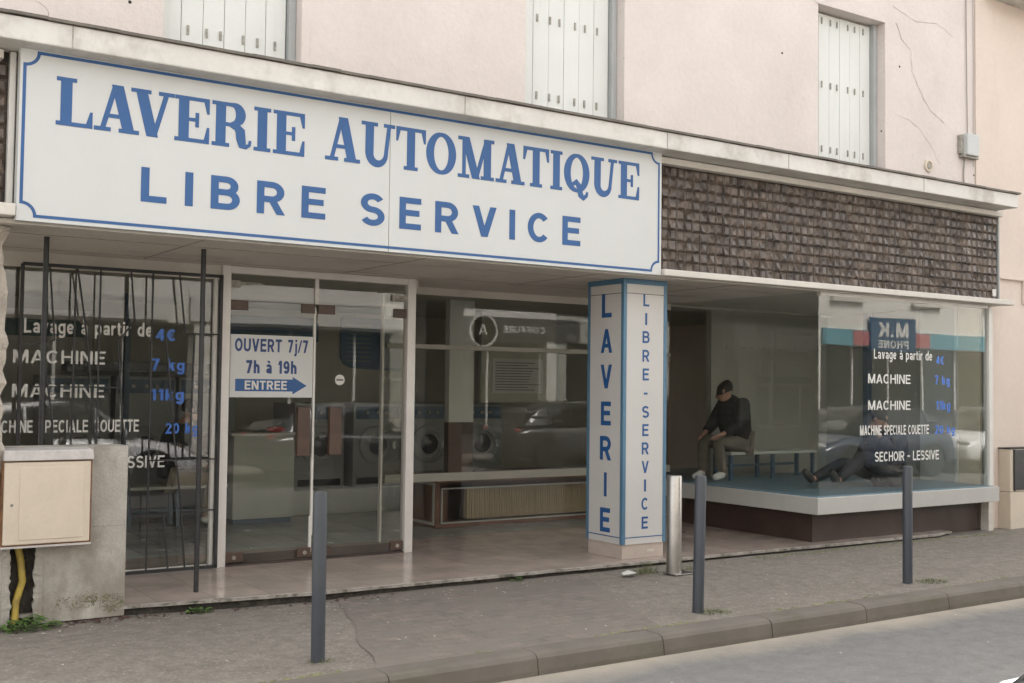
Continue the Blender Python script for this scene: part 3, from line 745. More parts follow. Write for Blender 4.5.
# glass return and middle window
rt = MB().box(5.19, 5.27, 9.552, 10.26, 2.53, 2.624).build('shop_window', 'soffit', B)
MB().box(5.226, 5.234, 9.552, 10.2, .03, 2.53).build('pane', 'glass', rt)
mw = MB().box(5.27, 9.08, 10.2, 10.26, 2.55, 2.624).build('shop_window', 'soffit', B)
pane('pane', 5.235, 9.08, 10.226, .03, 2.55, mw)
m = MB(); m.box(5.27, 9.08, 10.19, 10.225, 1.985, 2.035); m.box(5.27, 9.08, 10.19, 10.225, .615, .70); m.build('transom', 'transom', mw, bevel=.004)
m = MB(); m.box(5.222, 5.246, 10.20, 10.25, .03, 2.60); m.build('frame', 'alu', mw, bevel=.003)
# corner display bay
bay = MB().box(8.94, 12.04, 7.81, 10.2, .345, .515).build('display_bay', 'sill', B, bevel=.006)
MB().box(9.14, 11.97, 8.06, 10.2, -.02, .344).build('base', 'brown_base', bay)
MB().box(8.99, 12.0, 7.86, 11.6, .5155, .522).build('platform_floor', 'lino', bay)
fw = MB().box(9.085, 11.985, 7.905, 7.955, 2.59, 2.624).build('shop_window', 'alu', B)
MB().box(9.078, 12.0, 7.92, 7.928, .523, 2.624).build('pane', 'glass_front', fw)
lp = MB().box(9.078, 9.086, 7.9285, 10.19, .523, 2.624).build('pane', 'glass', fw)
m = MB(); m.box(11.975, 12.045, 7.89, 7.97, .516, 2.60); m.build('frame', 'alu_white', fw, bevel=.004)
FB = front(7.92)
rows = [("Lavage à partir de", 9.945, 1.955, 1.0, .105, 'letter_white', .155), ("4€", 11.01, 1.915, .15, .095, 'letter_blue', .19),
        ("MACHINE", 9.85, 1.69, .71, .10, 'letter_white', .155), ("7 kg", 10.99, 1.69, .27, .10, 'letter_blue', .19),
        ("MACHINE", 9.85, 1.405, .71, .10, 'letter_white', .155), ("11kg", 11.01, 1.405, .26, .10, 'letter_blue', .19),
        ("MACHINE SPECIALE COUETTE", 9.72, 1.135, 1.16, .105, 'letter_white', .175), ("20 kg", 10.99, 1.135, .36, .095, 'letter_blue', .19),
        ("SECHOIR - LESSIVE", 9.96, .85, 1.10, .105, 'letter_white', .155)]
for s, u, v, wd, hh, mt, tt in rows: lettering('lettering', s, FB, u, v, wd, hh, mt, fw, tt)
# interior shell
m = MB(); m.box(.5, 11.5, 14.25, 14.41, 0, 2.62); m.box(12.3, 13.6, 14.25, 14.41, 0, 2.62); m.box(11.5, 12.3, 14.25, 14.41, 0, 1.3); m.box(11.5, 12.3, 14.25, 14.41, 2.3, 2.62)
m.box(.7, .9, 9.4, 14.25, 0, 2.62); m.box(13.5, 13.6, 10.6, 14.25, 0, 2.62)
m.build('interior_wall', 'int_wall', B)
m = MB(); m.box(.9, 13.5, 10.285, 14.25, 2.60, 2.64); m.box(.9, 5.2, 9.56, 10.284, 2.585, 2.624); m.build('interior_ceiling', 'int_ceiling', B)
m = MB(); m.box(10.15, 12.03, 10.36, 10.46, .523, 2.624); m.build('bay_back_wall', 'bay_wall', B)
m = MB(); m.box(12.035, 12.12, 7.98, 10.6, .345, 2.624); m.build('bay_side_wall', 'bay_wall', B)
m = MB(); m.box(12.0, 12.034, 8.36, 8.86, .523, 2.624); m.build('wall_panel', 'bay_panel', B)
m = MB(); m.box(11.985, 12.034, 8.03, 8.31, .523, 2.624); m.build('side_door', 'bay_beige', B)
m = MB(); m.box(11.975, 12.034, 8.315, 8.355, .523, 2.624); m.build('door_jamb', 'alu_white', B)
m = MB(); m.box(11.96, 12.034, 9.62, 9.70, .523, 2.624); m.build('corner_post', 'machine_blue', B)
m = MB(); m.box(10.15, 12.0, 10.345, 10.3595, 2.13, 2.16); m.build('wall_rail', 'hinge', B)
m = MB(); m.box(11.3, 11.7, 11.2, 11.5, .03, 2.60); m.box(9.9, 10.149, 10.36, 10.46, .03, 2.60); m.build('interior_pillar', 'bay_wall', B)
MB().box(6.60, 6.93, 11.2, 11.3, 1.19, 2.60).build('interior_pillar', 'bay_panel', B)
MB().box(6.60, 6.93, 11.2, 11.3, .03, 1.189).build('pillar_base', 'wood', B)

# right-hand bits
MB().box(12.042, 12.135, 7.95, 8.06, -.02, .34).build('corner_stub', 'ledge', B, bevel=.006)
# neighbouring house on the right
NB = thing('neighbouring_house', 'cream plastered house to the right of the laundry with a moulded band and roof eave', 'building', (16, 8.1, 0))
mb = MB(); mb.box(12.14, 24, 8.06, 14.6, -.05, 3.0); mb.box(12.025, 24, 8.085, 14.6, 3.0, 6.5); mb.build('wall', 'plaster_right', NB)
m = MB(); m.box(12.4, 24, 8.02, 8.0595, 2.98, 3.01); m.box(12.9, 24, 8.03, 8.0595, 2.7, 2.979); m.build('band', 'plaster_right', NB, bevel=.006)
m = MB(); m.box(12.2, 24, 7.55, 8.084, 6.40, 6.50); m.build('eave', 'cornice', NB, bevel=.01)
m = MB(); m.add([(12.2, 7.45, 6.5), (24, 7.45, 6.5), (24, 11.4, 8.2), (12.2, 11.4, 8.2), (12.2, 7.45, 6.56), (24, 7.45, 6.56), (24, 11.4, 8.26), (12.2, 11.4, 8.26)], [(0,3,2,1),(4,5,6,7),(0,1,5,4),(1,2,6,5),(2,3,7,6),(3,0,4,7)])
m.build('roof', 'tile_roof', NB)
wn = MB().box(14.0, 15.0, 8.04, 8.0595, .9, 2.4).build('window', 'shutter', NB)
MB().box(13.94, 15.06, 7.99, 8.0595, .82, .898).build('sill', 'ledge', wn)
# left neighbour: rough stone jamb
JB = MB(); k = 40
vs = []
for j in range(k+1):
    z = .9 + (2.62-.9)*j/k
    xr = 1.335 + .05*mn.noise((0, z*3.1, 7)) + .03*mn.noise((0, z*11, 7)); yf = 8.0 + .02*mn.noise((z*5, 1, 1))
    vs += [(.4, 7.99, z), (xr - .05, yf - .01, z), (xr, yf + .03, z), (xr + .01, 8.30, z), (.4, 8.3, z)]
JB.add(vs, [(j*5+i, j*5+(i+1) % 5, (j+1)*5+(i+1) % 5, (j+1)*5+i) for j in range(k) for i in range(5)])
jb = tag(JB.build('stone_jamb', 'stone', smooth=False), 'ragged beige stone edge of the wall at the far left under the canopy', 'wall')

#==SIGN==
S = thing('shop_sign', 'long white fascia sign with blue border reading LAVERIE AUTOMATIQUE LIBRE SERVICE', 'sign', (4.07, 7.8, 2.64))
SX0, SX1, SZ0, SZ1 = 1.337, 6.81, 2.637, 3.855
m = MB(); m.box(SX0, 4.022, 7.785, 7.87, SZ0, SZ1); m.box(4.026, SX1, 7.785, 7.87, SZ0, SZ1); m.build('panel', 'sign_white', S, bevel=.003)
FS = front(7.785)
LS = .32
lettering('letter', "LAVERIE", FS, 1.562, 3.290, 1.748, LS, 'sign_blue', S, .225, .06, serif, .003, each=True)
lettering('letter', "AUTOMATIQUE", FS, 3.478, 3.295, 3.062, LS + .015, 'sign_blue', S, .225, .06, serif, .003, each=True)
lettering('letter', "LIBRE", FS, 2.124, 2.838, 1.364, .238, 'sign_blue', S, .185, .42, glyph, .003, each=True)
lettering('letter', "SERVICE", FS, 3.777, 2.828, 2.106, .250, 'sign_blue', S, .185, .42, glyph, .003, each=True)
bp = []
x0, x1, z0, z1, q = 1.365, 6.775, 2.672, 3.742, .085
bp += [(x0, z0 + q)] + [(x0, z1 - q)] + arc(x0, z1, q, q, -90, 0, 8) + [(x1 - q, z1)] + arc(x1, z1, q, q, 180, 270, 8) + [(x1, z0 + q)] + arc(x1, z0, q, q, 90, 180, 8) + [(x0 + q, z0)] + arc(x0, z0, q, q, 0, 90, 8)
pts = []
for p in bp:
    if not pts or (abs(p[0]-pts[-1][0]) + abs(p[1]-pts[-1][1])) > 1e-4: pts.append(p)
if abs(pts[0][0]-pts[-1][0]) + abs(pts[0][1]-pts[-1][1]) < 1e-4: pts.pop()
_, L, Q = ribbon(pts, .021, True); k = len(L); m = MB()
m.add([FS(*p, .0016) for p in L] + [FS(*p, .0016) for p in Q], [(i, i+1, k+i+1, k+i) for i in range(k-1)])
m.build('border', 'sign_blue', S)
# ------------------------------------------------------------------ lettered pillar
PL = thing('lettered_pillar', 'square white pillar with blue edges lettered LAVERIE and LIBRE-SERVICE under the canopy', 'pillar', (6.88, 8.35, .03))
px0, px1, py0, py1 = 6.635, 7.155, 8.10, 8.635
MB().box(px0 + .012, px1 - .012, py0 + .012, py1 - .012, .03, .162).build('plinth', 'marble', PL, bevel=.003)
MB().box(px0, px1, py0, py1, .163, 2.624).build('panel', 'column_white', PL)
m = MB(); e = .004; tw = .034
for (cx, cy) in ((px0, py0), (px1, py0), (px0, py1)):
    ax0 = px0 - e if cx == px0 else px1 - tw; ax1 = px0 + tw if cx == px0 else px1 + e
    ay0 = py0 - e if cy == py0 else py1 - tw; ay1 = py0 + tw if cy == py0 else py1 + e
    m.box(ax0, ax1, ay0, ay1, .164, 2.574)
m.box(px0 - .006, px1 + .006, py0 - .006, py1 + .006, 2.575, 2.6235)
m.build('trim', 'column_blue', PL)
m = MB(); m.box(px0 + tw, px1 - tw, py0 - .003, py0 - .0005, .222, .230); m.box(px0 - .003, px0 - .0005, py0 + tw, py1 - tw, .222, .230); m.build('pinstripe', 'sign_blue', PL)
m = MB(); m.box(px0 + tw, px1 - tw, py0 - .003, py0 - .0005, 2.486, 2.491); m.box(px0 - .003, px0 - .0005, py0 + tw, py1 - tw, 2.486, 2.491); m.build('seam', 'steel_dark', PL)
MB().box(6.93, 7.02, py0 + .006, py0 + .0115, .082, .105).build('plate', 'soffit', PL)
FP = front(py0)
zt = [2.43, 2.22, 2.08, 1.89, 1.73, 1.54, 1.39, 1.22, 1.05, .88, .69, .53, .35]
zt = [2.43, 2.255, 2.085, 1.91, 1.735, 1.56, 1.385, 1.215, 1.045, .872, .70, .53, .355]
for c, zc in zip("LIBRE-SERVICE", zt):
    wd = {'I': .024, '-': .045, 'L': .072, 'E': .076}.get(c, .085)
    lettering('letter', c, FP, 6.905 - wd/2, zc - .056, wd, .112, 'sign_blue', PL, .17)
FLf = leftf(px0)
for c, zc in zip("LAVERIE", [2.381, 2.047, 1.712, 1.365, 1.04, .70, .37]):
    wd = {'I': .04, 'L': .15, 'E': .15}.get(c, .17)
    lettering('letter', c, FLf, -8.352 - wd/2, zc - .112, wd, .224, 'sign_blue', PL, .19)

#==FURNITURE==
# canopy posts
for i, (x, lb) in enumerate(((1.657, 'thin black iron canopy post rising behind the cream meter box'), (2.787, 'thin black iron canopy post standing alone on the terrace before the grille'))):
    m = MB(); m.tube([(x, 8.44, .03), (x, 8.44, 2.624)], .019, 12)
    p = tag(m.build('canopy_post', 'steel_dark', smooth=True), lb, 'post', 'iron posts under the canopy')
# window grille
G = thing('window_grille', 'black iron burglar grille of crooked bars across the left shop window', 'grille', (2.48, 9.42, .04))
m = MB(); gy = 9.42
for a, b in (((1.68, 2.52), (3.285, 2.52)), ((1.68, .05), (3.285, .05)), ((1.68, .05), (1.68, 2.52)), ((3.272, .05), (3.272, 2.52))):
    m.bar((a[0], gy, a[1]), (b[0], gy, b[1]), .026, .026)
m.build('frame', 'steel_dark', G)
m = MB()
segs = [[(2.09,2.51),(2.18,1.93),(2.26,1.12),(2.33,.05)], [(2.27,2.52),(2.27,.05)], [(2.51,2.52),(2.55,2.11),(2.42,1.93),(2.47,1.30),(2.53,.85),(2.56,.51)],
        [(2.56,.51),(2.82,.51),(2.87,.06)], [(2.69,2.52),(2.69,.05)], [(2.91,2.52),(2.97,2.02)], [(2.97,2.02),(3.27,2.02)], [(2.81,1.99),(2.88,1.29),(2.97,.54)],
        [(2.69,1.555),(2.86,1.555)], [(2.97,.53),(3.27,.53)], [(2.68,.96),(3.27,.96)], 
        [(1.88,2.52),(1.93,1.93),(1.84,1.90)], [(2.08,2.52),(2.07,.05)], [(1.84,1.90),(1.93,1.29),(1.98,.05)],
        [(1.76,1.90),(1.84,1.90)], [(2.29,1.56),(2.46,1.56)], [(1.76,1.56),(2.46,1.56)], [(3.05,2.02),(3.03,.96)], [(2.97,.53),(3.01,.05)]]
for i, sg in enumerate(segs):
    for a, b in zip(sg, sg[1:]): m.bar((a[0], gy + .002 * (i % 3), a[1]), (b[0], gy + .002 * (i % 3), b[1]), .0125, .0125)
m.build('bars', 'steel_dark', G)
# bollards
def bollard(x, y, lean, label):
    t = thing('bollard', label, 'bollard', (x, y, 0), 'grey bollards along the kerb')
    m = MB(); m.lathe([(.041, -.05), (.041, .962), (.038, .972), (.030, .976), (0, .978)], (x, y, 0), 'Z', 24); m.build('post', 'bollard', t, smooth=True)
    t.rotation_euler = (0, R(lean), 0)
bollard(2.755, 6.135, -.2, 'tall dark grey bollard nearest the camera in front of the glass doors')
bollard(5.695, 6.085, 1.3, 'dark grey bollard leaning slightly, beside the stainless steel post')
bollard(8.105, 6.11, 0, 'dark grey bollard farthest right, in front of the display window lettering')
# stainless post with foot plate
t = thing('steel_post', 'brushed stainless steel post with foot plate beside the lettered pillar', 'post', (6.66, 7.42, 0))
m = MB(); m.lathe([(.066, .005), (.066, .838), (.060, .850), (0, .852)], (6.66, 7.42, 0), 'Z', 28); m.build('tube', 'stainless', t, smooth=True)
m = MB(); m.box(6.655, 6.661, 7.351, 7.358, .02, .835); m.build('seam', 'hinge', t)
m = MB(); m.box(6.60, 6.83, 7.33, 7.50, -.002, .008); m.build('foot_plate', 'stainless', t, bevel=.003)
# low concrete wall with gas chase
t = thing('concrete_wall', 'low mossy raw concrete wall carrying the cream meter box at the left', 'wall', (1.6, 8.25, 0))
mb = MB(); mb.box(.3, 1.42, 8.14, 8.40, -.03, .60); mb.box(1.60, 2.18, 8.14, 8.40, -.03, .60); mb.box(.3, 2.18, 8.14, 8.40, .601, 1.155); mb.box(1.421, 1.599, 8.24, 8.40, -.03, .60)
mb.build('body', 'concrete', t)
MB().box(1.42, 1.60, 8.225, 8.239, -.03, .598).build('chase', 'dark_hole', t)
m = MB()
def lump(u, v, ru, rv, n_=40):
    for _ in range(n_):
        a, rr = random.uniform(0, 6.28), math.sqrt(random.random())
        cx, cz = u + ru*rr*math.cos(a), v + rv*rr*math.sin(a)
        if cz < .0: continue
        r0 = random.uniform(.001, .004); m.ell((cx, 8.1385, cz), (r0, .003, r0*1.1), 6, 4)
lump(1.86, .09, .15, .05, 150); lump(1.95, .12, .05, .05, 90); lump(2.09, .07, .085, .07, 220)
m.build('moss', 'moss', t)
m = MB(); m.box(1.62, 2.17, 8.1385, 8.1398, .60, .603); m.build('joint', 'crack', t)
tag(MB().tube([(1.47, 8.17, -.02), (1.475, 8.175, .12), (1.515, 8.18, .26), (1.50, 8.185, .40), (1.475, 8.19, .52)], .024, 12).build('gas_pipe', 'gas', smooth=True), 'yellow gas pipe rising from the ground under the meter box', 'pipe')
# broken render along the chase
for side, xx in ((-1, 1.40), (1, 1.615)):
    m = MB(); q = 26; Lp = [(xx + side*.02, .62*i/q - .02) for i in range(q+1)]
    Ip = [(xx - side*(.022 + .03*abs(mn.noise((i*.9, side*5, 2))) + random.uniform(0, .012)), .62*i/q - .02) for i in range(q+1)]
    vs = [(u, 8.133, v) for u, v in Lp] + [(u, 8.139 + random.uniform(0, .01), v) for u, v in Ip] + [(u + side*.012, 8.235, v) for u, v in Ip]
    n_ = q + 1; m.add(vs, [(i, i+1, n_+i+1, n_+i) for i in range(q)] + [(n_+i, n_+i+1, 2*n_+i+1, 2*n_+i) for i in range(q)]); m.build('broken_edge', 'concrete', t)
# meter box
t = thing('meter_box', 'cream metal utility meter box with a rusty edge hung on the concrete wall', 'meter box', (1.62, 7.96, .5))
MB().box(1.335, 1.90, 7.975, 8.138, .52, 1.075).build('casing', 'rust', t)
m = MB(); m.box(1.345, 1.888, 7.958, 7.974, .530, 1.068); m.build('door', 'meter', t, bevel=.006)
dr = t.children[-1]
m = MB(); m.box(1.44, 1.845, 7.953, 7.9575, .56, 1.035); m.build('panel', 'meter', t, bevel=.004)
m = MB(); m.lathe([(.010, 0), (.010, -.004), (0, -.004)], (1.395, 7.9575, .79), 'Y', 12); m.build('lock', 'hinge', t)
m = MB(); m.add([(1.338,7.945,1.078),(1.906,7.945,1.078),(1.906,8.138,1.078),(1.338,8.138,1.078),(1.342,7.952,1.146),(1.900,7.952,1.146),(1.900,8.138,1.156),(1.342,8.138,1.156)], [(0,3,2,1),(4,5,6,7),(0,1,5,4),(1,2,6,5),(2,3,7,6),(3,0,4,7)]); m.build('hood', 'meter_hood', t, bevel=.006)
m = MB(); m.box(1.335, 1.90, 7.96, 8.137, .507, .5195); m.build('bottom_rail', 'meter_hood', t)
# junction box and conduit on the upper wall
t = thing('junction_box', 'small grey electrical junction box with conduit on the upper wall at the right', 'junction box', (11.83, 8.05, 4.5))
MB().box(11.73, 11.96, 7.99, 8.099, 4.40, 4.66).build('box', 'plastic_grey', t, bevel=.012)
m = MB(); m.box(11.68, 11.728, 8.05, 8.099, 4.42, 4.64); m.box(11.70, 11.99, 8.02, 8.09, 4.375, 4.3995); m.build('bracket', 'hinge', t, bevel=.004)
m = MB(); m.tube([(11.86, 8.085, 4.66), (11.85, 8.085, 5.3), (11.84, 8.085, 6.2), (11.82, 8.085, 7.3)], .006, 8); m.tube([(11.80, 8.085, 4.375), (11.78, 8.085, 4.2), (11.79, 8.085, 3.94)], .008, 8); m.build('conduit', 'cable', t, smooth=True)
m = MB(); m.tube([(11.985, 8.092, 7.3), (11.99, 8.092, 5.6), (11.98, 8.092, 4.3)], .003, 6); m.build('cable', 'cable', t)
# utility cabinet on the right
t = thing('utility_cabinet', 'cream street utility cabinet with a dark upper panel at the far right wall', 'cabinet', (12.8, 8.0, 0))
MB().box(12.40, 13.3, 7.90, 8.058, -.03, .425).build('base', 'meter', t, bevel=.006)
MB().box(12.40, 13.3, 7.90, 8.058, .430, .935).build('casing', 'meter', t, bevel=.006)
MB().box(12.47, 13.25, 7.885, 7.8995, .45, .925).build('dark_panel', 'hood_dark', t, bevel=.004)
m = MB(); m.box(12.39, 13.31, 7.89, 8.058, .936, .95); m.box(12.455, 12.468, 7.88, 7.8995, .44, .93); m.build('lid', 'steel_dark', t)
# opening-hours notice and sticker on the door glass
t = thing('opening_notice', 'white opening hours notice with blue arrow on the left glass door', 'notice', (3.77, 9.486, 1.48))
MB().box(3.385, 4.155, 9.484, 9.490, 1.485, 2.033).build('sheet', 'sign_white', t)
FN = front(9.484)
lettering('lettering', "OUVERT", FN, 3.425, 1.885, .43, .115, 'notice_blue', t, .20, .13)
lettering('lettering', "7j/7", FN, 3.915, 1.885, .19, .115, 'notice_blue', t, .20, .15)
lettering('lettering', "7h à 19h", FN, 3.53, 1.695, .47, .115, 'notice_blue', t, .22, .14)
m = MB(); m.prism([(3.435, 1.538), (3.435, 1.645), (3.965, 1.645), (3.965, 1.668), (4.10, 1.590), (3.965, 1.512), (3.965, 1.538)], FN, .0022, .0006); m.build('arrow', 'sign_blue', t)
lettering('lettering', "ENTREE", front(9.4816), 3.52, 1.553, .39, .078, 'letter_white', t, .19, .13)
t = thing('door_sticker', 'small round white sticker on the right glass door', 'sticker', (4.43, 9.495, 1.65))
MB().lathe([(.048, 0), (.048, -.002), (0, -.002)], (4.43, 9.4955, 1.648), 'Y', 24).build('disc', 'paper', t)
MB().box(4.395, 4.465, 9.4915, 9.493, 1.641, 1.655).build('printed_line', 'ink', t)

#==INTERIOR==
def washer(x, y, z, label, w_=.66, hgt=1.05, body='machine'):
    t = thing('washing_machine', label, 'washing machine', (x, y, z), 'washing machines in the laundry')
    d = .7
    MB().box(x - w_/2, x + w_/2, y, y + d, z, z + hgt).build('body', body, t, bevel=.012)
    MB().box(x - w_/2 + .03, x + w_/2 - .03, y - .006, y - .0005, z + hgt - .2, z + hgt - .04).build('control_panel', 'machine_blue', t)
    cz = z + hgt*.5
    dr = MB().lathe([(.25, -.0005), (.25, -.03), (.225, -.045), (.17, -.045), (.165, -.03)], (x, y, cz), 'Y', 32).build('door', 'machine', t, smooth=True)
    MB().lathe([(.164, -.010), (.12, -.035), (0, -.045)], (x, y, cz), 'Y', 28).build('porthole', 'machine_dark', dr, smooth=True)
    MB().box(x + .19, x + .235, y - .065, y - .046, cz - .05, cz + .05).build('handle', 'chrome', dr, bevel=.004)
    for q in (-.15, 0, .12): MB().lathe([(.022, 0), (.022, -.018), (0, -.018)], (x + q, y - .0065, z + hgt - .12), 'Y', 12).build('knob', 'hinge', t)
    m = MB(); m.box(x - w_/2 + .05, x + w_/2 - .05, y - .005, y - .0005, z + .04, z + .12); m.build('kick_panel', 'machine_dark', t)
    return t
wl = [(5.72, 12.8, .33, 'grey front loading washer on the white plinth behind the left door leaf'),
      (6.50, 12.8, .33, 'grey front loading washer with round door behind the right door leaf'),
      (7.24, 12.8, .33, 'grey washer with round door left of the pale interior pillar'),
      (8.05, 12.8, .33, 'grey washer with round door right of the pale interior pillar')]
for a in wl: washer(*a)
for q, (x, lb) in enumerate(((3.0, 'grey dryer seen through the grille behind the low concrete wall'), (3.75, 'grey dryer behind the seated person at the left window'), (4.48, 'grey dryer beside the white counter behind the left window'))):
    t = washer(x, 13.3, .03, lb, .70, 1.65)
t = tag(MB().box(5.27, 9.0, 12.72, 13.6, .03, .329).build('machine_plinth', 'counter', bevel=.005), 'long low white plinth carrying the washing machines', 'plinth')
t = thing('counter_cabinet', 'pale folding counter cabinet seen through the left glass door', 'counter', (4.77, 12.5, .03))
MB().box(4.42, 5.14, 12.2, 12.8, .09, 1.02).build('cabinet', 'counter', t)
MB().box(4.38, 5.18, 12.17, 12.82, 1.021, 1.05).build('top', 'paper', t, bevel=.004)
MB().box(4.44, 5.12, 12.23, 12.78, .03, .089).build('kickboard', 'machine_blue', t)
tag(MB().ell((4.95, 12.3, 1.085), (.12, .07, .035), 16, 8).build('red_cloth', 'red', smooth=True), 'small folded red cloth lying on the pale counter', 'cloth')
t = thing('price_board', 'tall dark blue price board with rounded corner on the wall behind the right door', 'board', (7.1, 14.2, 1.8))
MB().prism([(6.64, 2.54), (6.64, 1.98), (6.70, 1.88), (6.80, 1.84), (7.58, 1.80), (7.58, 2.54)], front(14.24), .03, 0).build('board', 'board_blue', t)
m = MB()
for q in range(9): m.box(6.72, 7.1, 14.206, 14.2095, 1.93 + q*.062, 1.945 + q*.062)
m.build('text_lines', 'board_teal', t)
t = thing('info_board', 'wide dark blue board with rounded top on the wall behind the left door', 'board', (5.6, 14.2, 2.2))
MB().prism([(5.0, 2.18), (6.3, 2.18), (6.3, 2.42), (6.22, 2.5), (5.08, 2.5), (5.0, 2.42)], front(14.24), .03, 0).build('board', 'board_blue', t)
m = MB()
for q in range(2): m.box(5.2, 6.05, 14.206, 14.2095, 2.26 + q*.09, 2.28 + q*.09)
m.build('text_lines', 'board_teal', t)
t = thing('wall_poster', 'large pale wall poster with a teal rounded band at the far left', 'poster', (2.8, 14.2, 1.4))
MB().box(2.05, 3.35, 14.225, 14.249, 1.15, 2.46).build('sheet', 'paper', t)
MB().prism([(2.12, 2.14), (3.25, 2.14), (3.25, 2.26), (3.18, 2.34), (2.2, 2.34), (2.12, 2.26)], front(14.225), .004, .0005).build('band', 'board_teal', t)
t = thing('notice_sheet', 'framed sheet of printed rules seen through the middle window', 'notice', (8.4, 12.5, 1.5))
MB().box(8.02, 8.83, 12.49, 12.5, 1.52, 1.98).build('sheet', 'paper', t)
m = MB()
for q in range(11): m.box(8.06, 8.06 + random.uniform(.5, .72), 12.4865, 12.4895, 1.56 + q*.036, 1.570 + q*.036)
m.build('text_lines', 'ink', t)
MB().box(7.85, 9.05, 12.501, 12.54, 1.40, 2.60).build('backing', 'int_wall', t)
t = tag(MB().box(2.8, 4.55, 13.0, 13.28, 1.72, 1.83).build('wall_shelf', 'machine_dark', bevel=.004), 'long dark shelf above the dryers behind the left window', 'shelf')
for x, lb in ((3.42, 'dark blue upright pipe post left of the seated person'), (4.42, 'dark blue upright pipe post right of the seated person')):
    tag(MB().box(x - .03, x + .03, 12.9, 12.96, .03, 2.6).build('interior_post', 'machine_blue'), lb, 'post', 'blue posts inside the laundry')
# radiator bench behind the middle window
t = thing('radiator_bench', 'brown bench enclosing a ribbed cream radiator behind the middle window', 'bench', (7.4, 11.2, .03))
m = MB(); m.box(6.27, 9.0, 10.88, 11.7, .53, .60); m.box(6.27, 9.0, 10.90, 11.7, .03, .07); m.box(6.27, 6.32, 10.90, 11.7, .071, .529); m.box(6.33, 9.0, 11.2, 11.25, .071, .529); m.build('casing', 'casing_brown', t)
m = MB(); m.box(6.335, 6.352, 10.885, 10.905, .09, .46); m.box(6.335, 8.98, 10.885, 10.905, .455, .47); m.box(6.335, 8.98, 10.885, 10.905, .075, .09); m.build('frame', 'sill', t)
m = MB()
for q in range(58): m.box(6.72 + q*.034, 6.72 + q*.034 + .027, 10.97, 11.05, .10, .445)
m.build('radiator', 'radiator', t, bevel=.006)
m = MB(); m.box(6.258, 6.269, 10.92, 11.68, .06, .09); m.box(6.258, 6.269, 10.92, 11.68, .5, .53); m.box(6.258, 6.269, 10.92, 10.96, .091, .499); m.box(6.258, 6.269, 11.64, 11.68, .091, .499); m.build('side_frame', 'sill', t)
tag(MB().box(7.3, 8.1, 10.95, 11.15, .601, .615).build('plank', 'wood'), 'thin wooden plank lying on top of the radiator bench', 'plank')
def bench(x0, x1, y0, y1, z0, zs, label):
    t = thing('waiting_bench', label, 'bench', ((x0+x1)/2, (y0+y1)/2, z0), 'waiting benches inside the laundry')
    MB().box(x0, x1, y0, y1, zs - .035, zs).build('seat', 'counter', t, bevel=.004)
    for xx in (x0 + .03, (x0+x1)/2, x1 - .03):
        MB().box(xx - .02, xx + .02, y0 + .02, y0 + .06, z0, zs - .036).build('leg', 'machine_blue', t); MB().box(xx - .02, xx + .02, y1 - .06, y1 - .02, z0, zs - .036).build('leg', 'machine_blue', t)
    m = MB(); m.box(x0 + .051, x1 - .051, y1 - .05, y1 - .03, z0 + .14, z0 + .17); m.build('rail', 'machine_blue', t)
bench(9.62, 11.1, 9.72, 10.06, .522, .86, 'white topped bench with dark blue legs on the blue display platform')
bench(3.3, 4.4, 12.3, 12.65, .03, .48, 'white topped bench under the seated person behind the left window')

# ------------------------------------------------------------------ people
def skin(name, chains, mat, parent, extra=None, sub=2):
    vs, es, rs, idx = [], [], [], {}
    for ch in chains:
        prev = None
        for (x, y, z, r) in ch:
            key = (round(x, 4), round(y, 4), round(z, 4))
            if key not in idx: idx[key] = len(vs); vs.append((x, y, z)); rs.append(r)
            i = idx[key]
            if prev is not None and prev != i: es.append((prev, i))
            prev = i
    off = world_loc(parent)
    me = bpy.data.meshes.new(name); me.from_pydata([tuple(Vector(v) - off) for v in vs], es, [])
    o = bpy.data.objects.new(name, me); col.objects.link(o)
    o.modifiers.new("skin", 'SKIN'); sl = me.skin_vertices[0].data if me.skin_vertices else None
    if sl is None:
        bmm = bmesh.new(); bmm.from_mesh(me); bmm.verts.layers.skin.verify(); bmm.to_mesh(me); bmm.free(); sl = me.skin_vertices[0].data
    for i, r in enumerate(rs): sl[i].radius = (r, r); sl[i].use_root = (i == 0)
    sb = o.modifiers.new("sub", 'SUBSURF'); sb.levels = sub; sb.render_levels = sub
    dg = bpy.context.evaluated_depsgraph_get(); dg.update()
    nm = bpy.data.meshes.new_from_object(o.evaluated_get(dg))
    o.modifiers.clear()
    if extra:
        bm = bmesh.new(); bm.from_mesh(nm)
        em = bpy.data.meshes.new("tmp"); em.from_pydata([tuple(Vector(p) - off) for p in extra.v], [], extra.f); bm.from_mesh(em)
        bmesh.ops.recalc_face_normals(bm, faces=bm.faces); bm.to_mesh(nm); bm.free(); bpy.data.meshes.remove(em)
    o.data = nm; nm.name = name; nm.materials.clear(); nm.materials.append(MT[mat])
    nm.polygons.foreach_set("use_smooth", [True] * len(nm.polygons))
    o.parent = parent
    return o

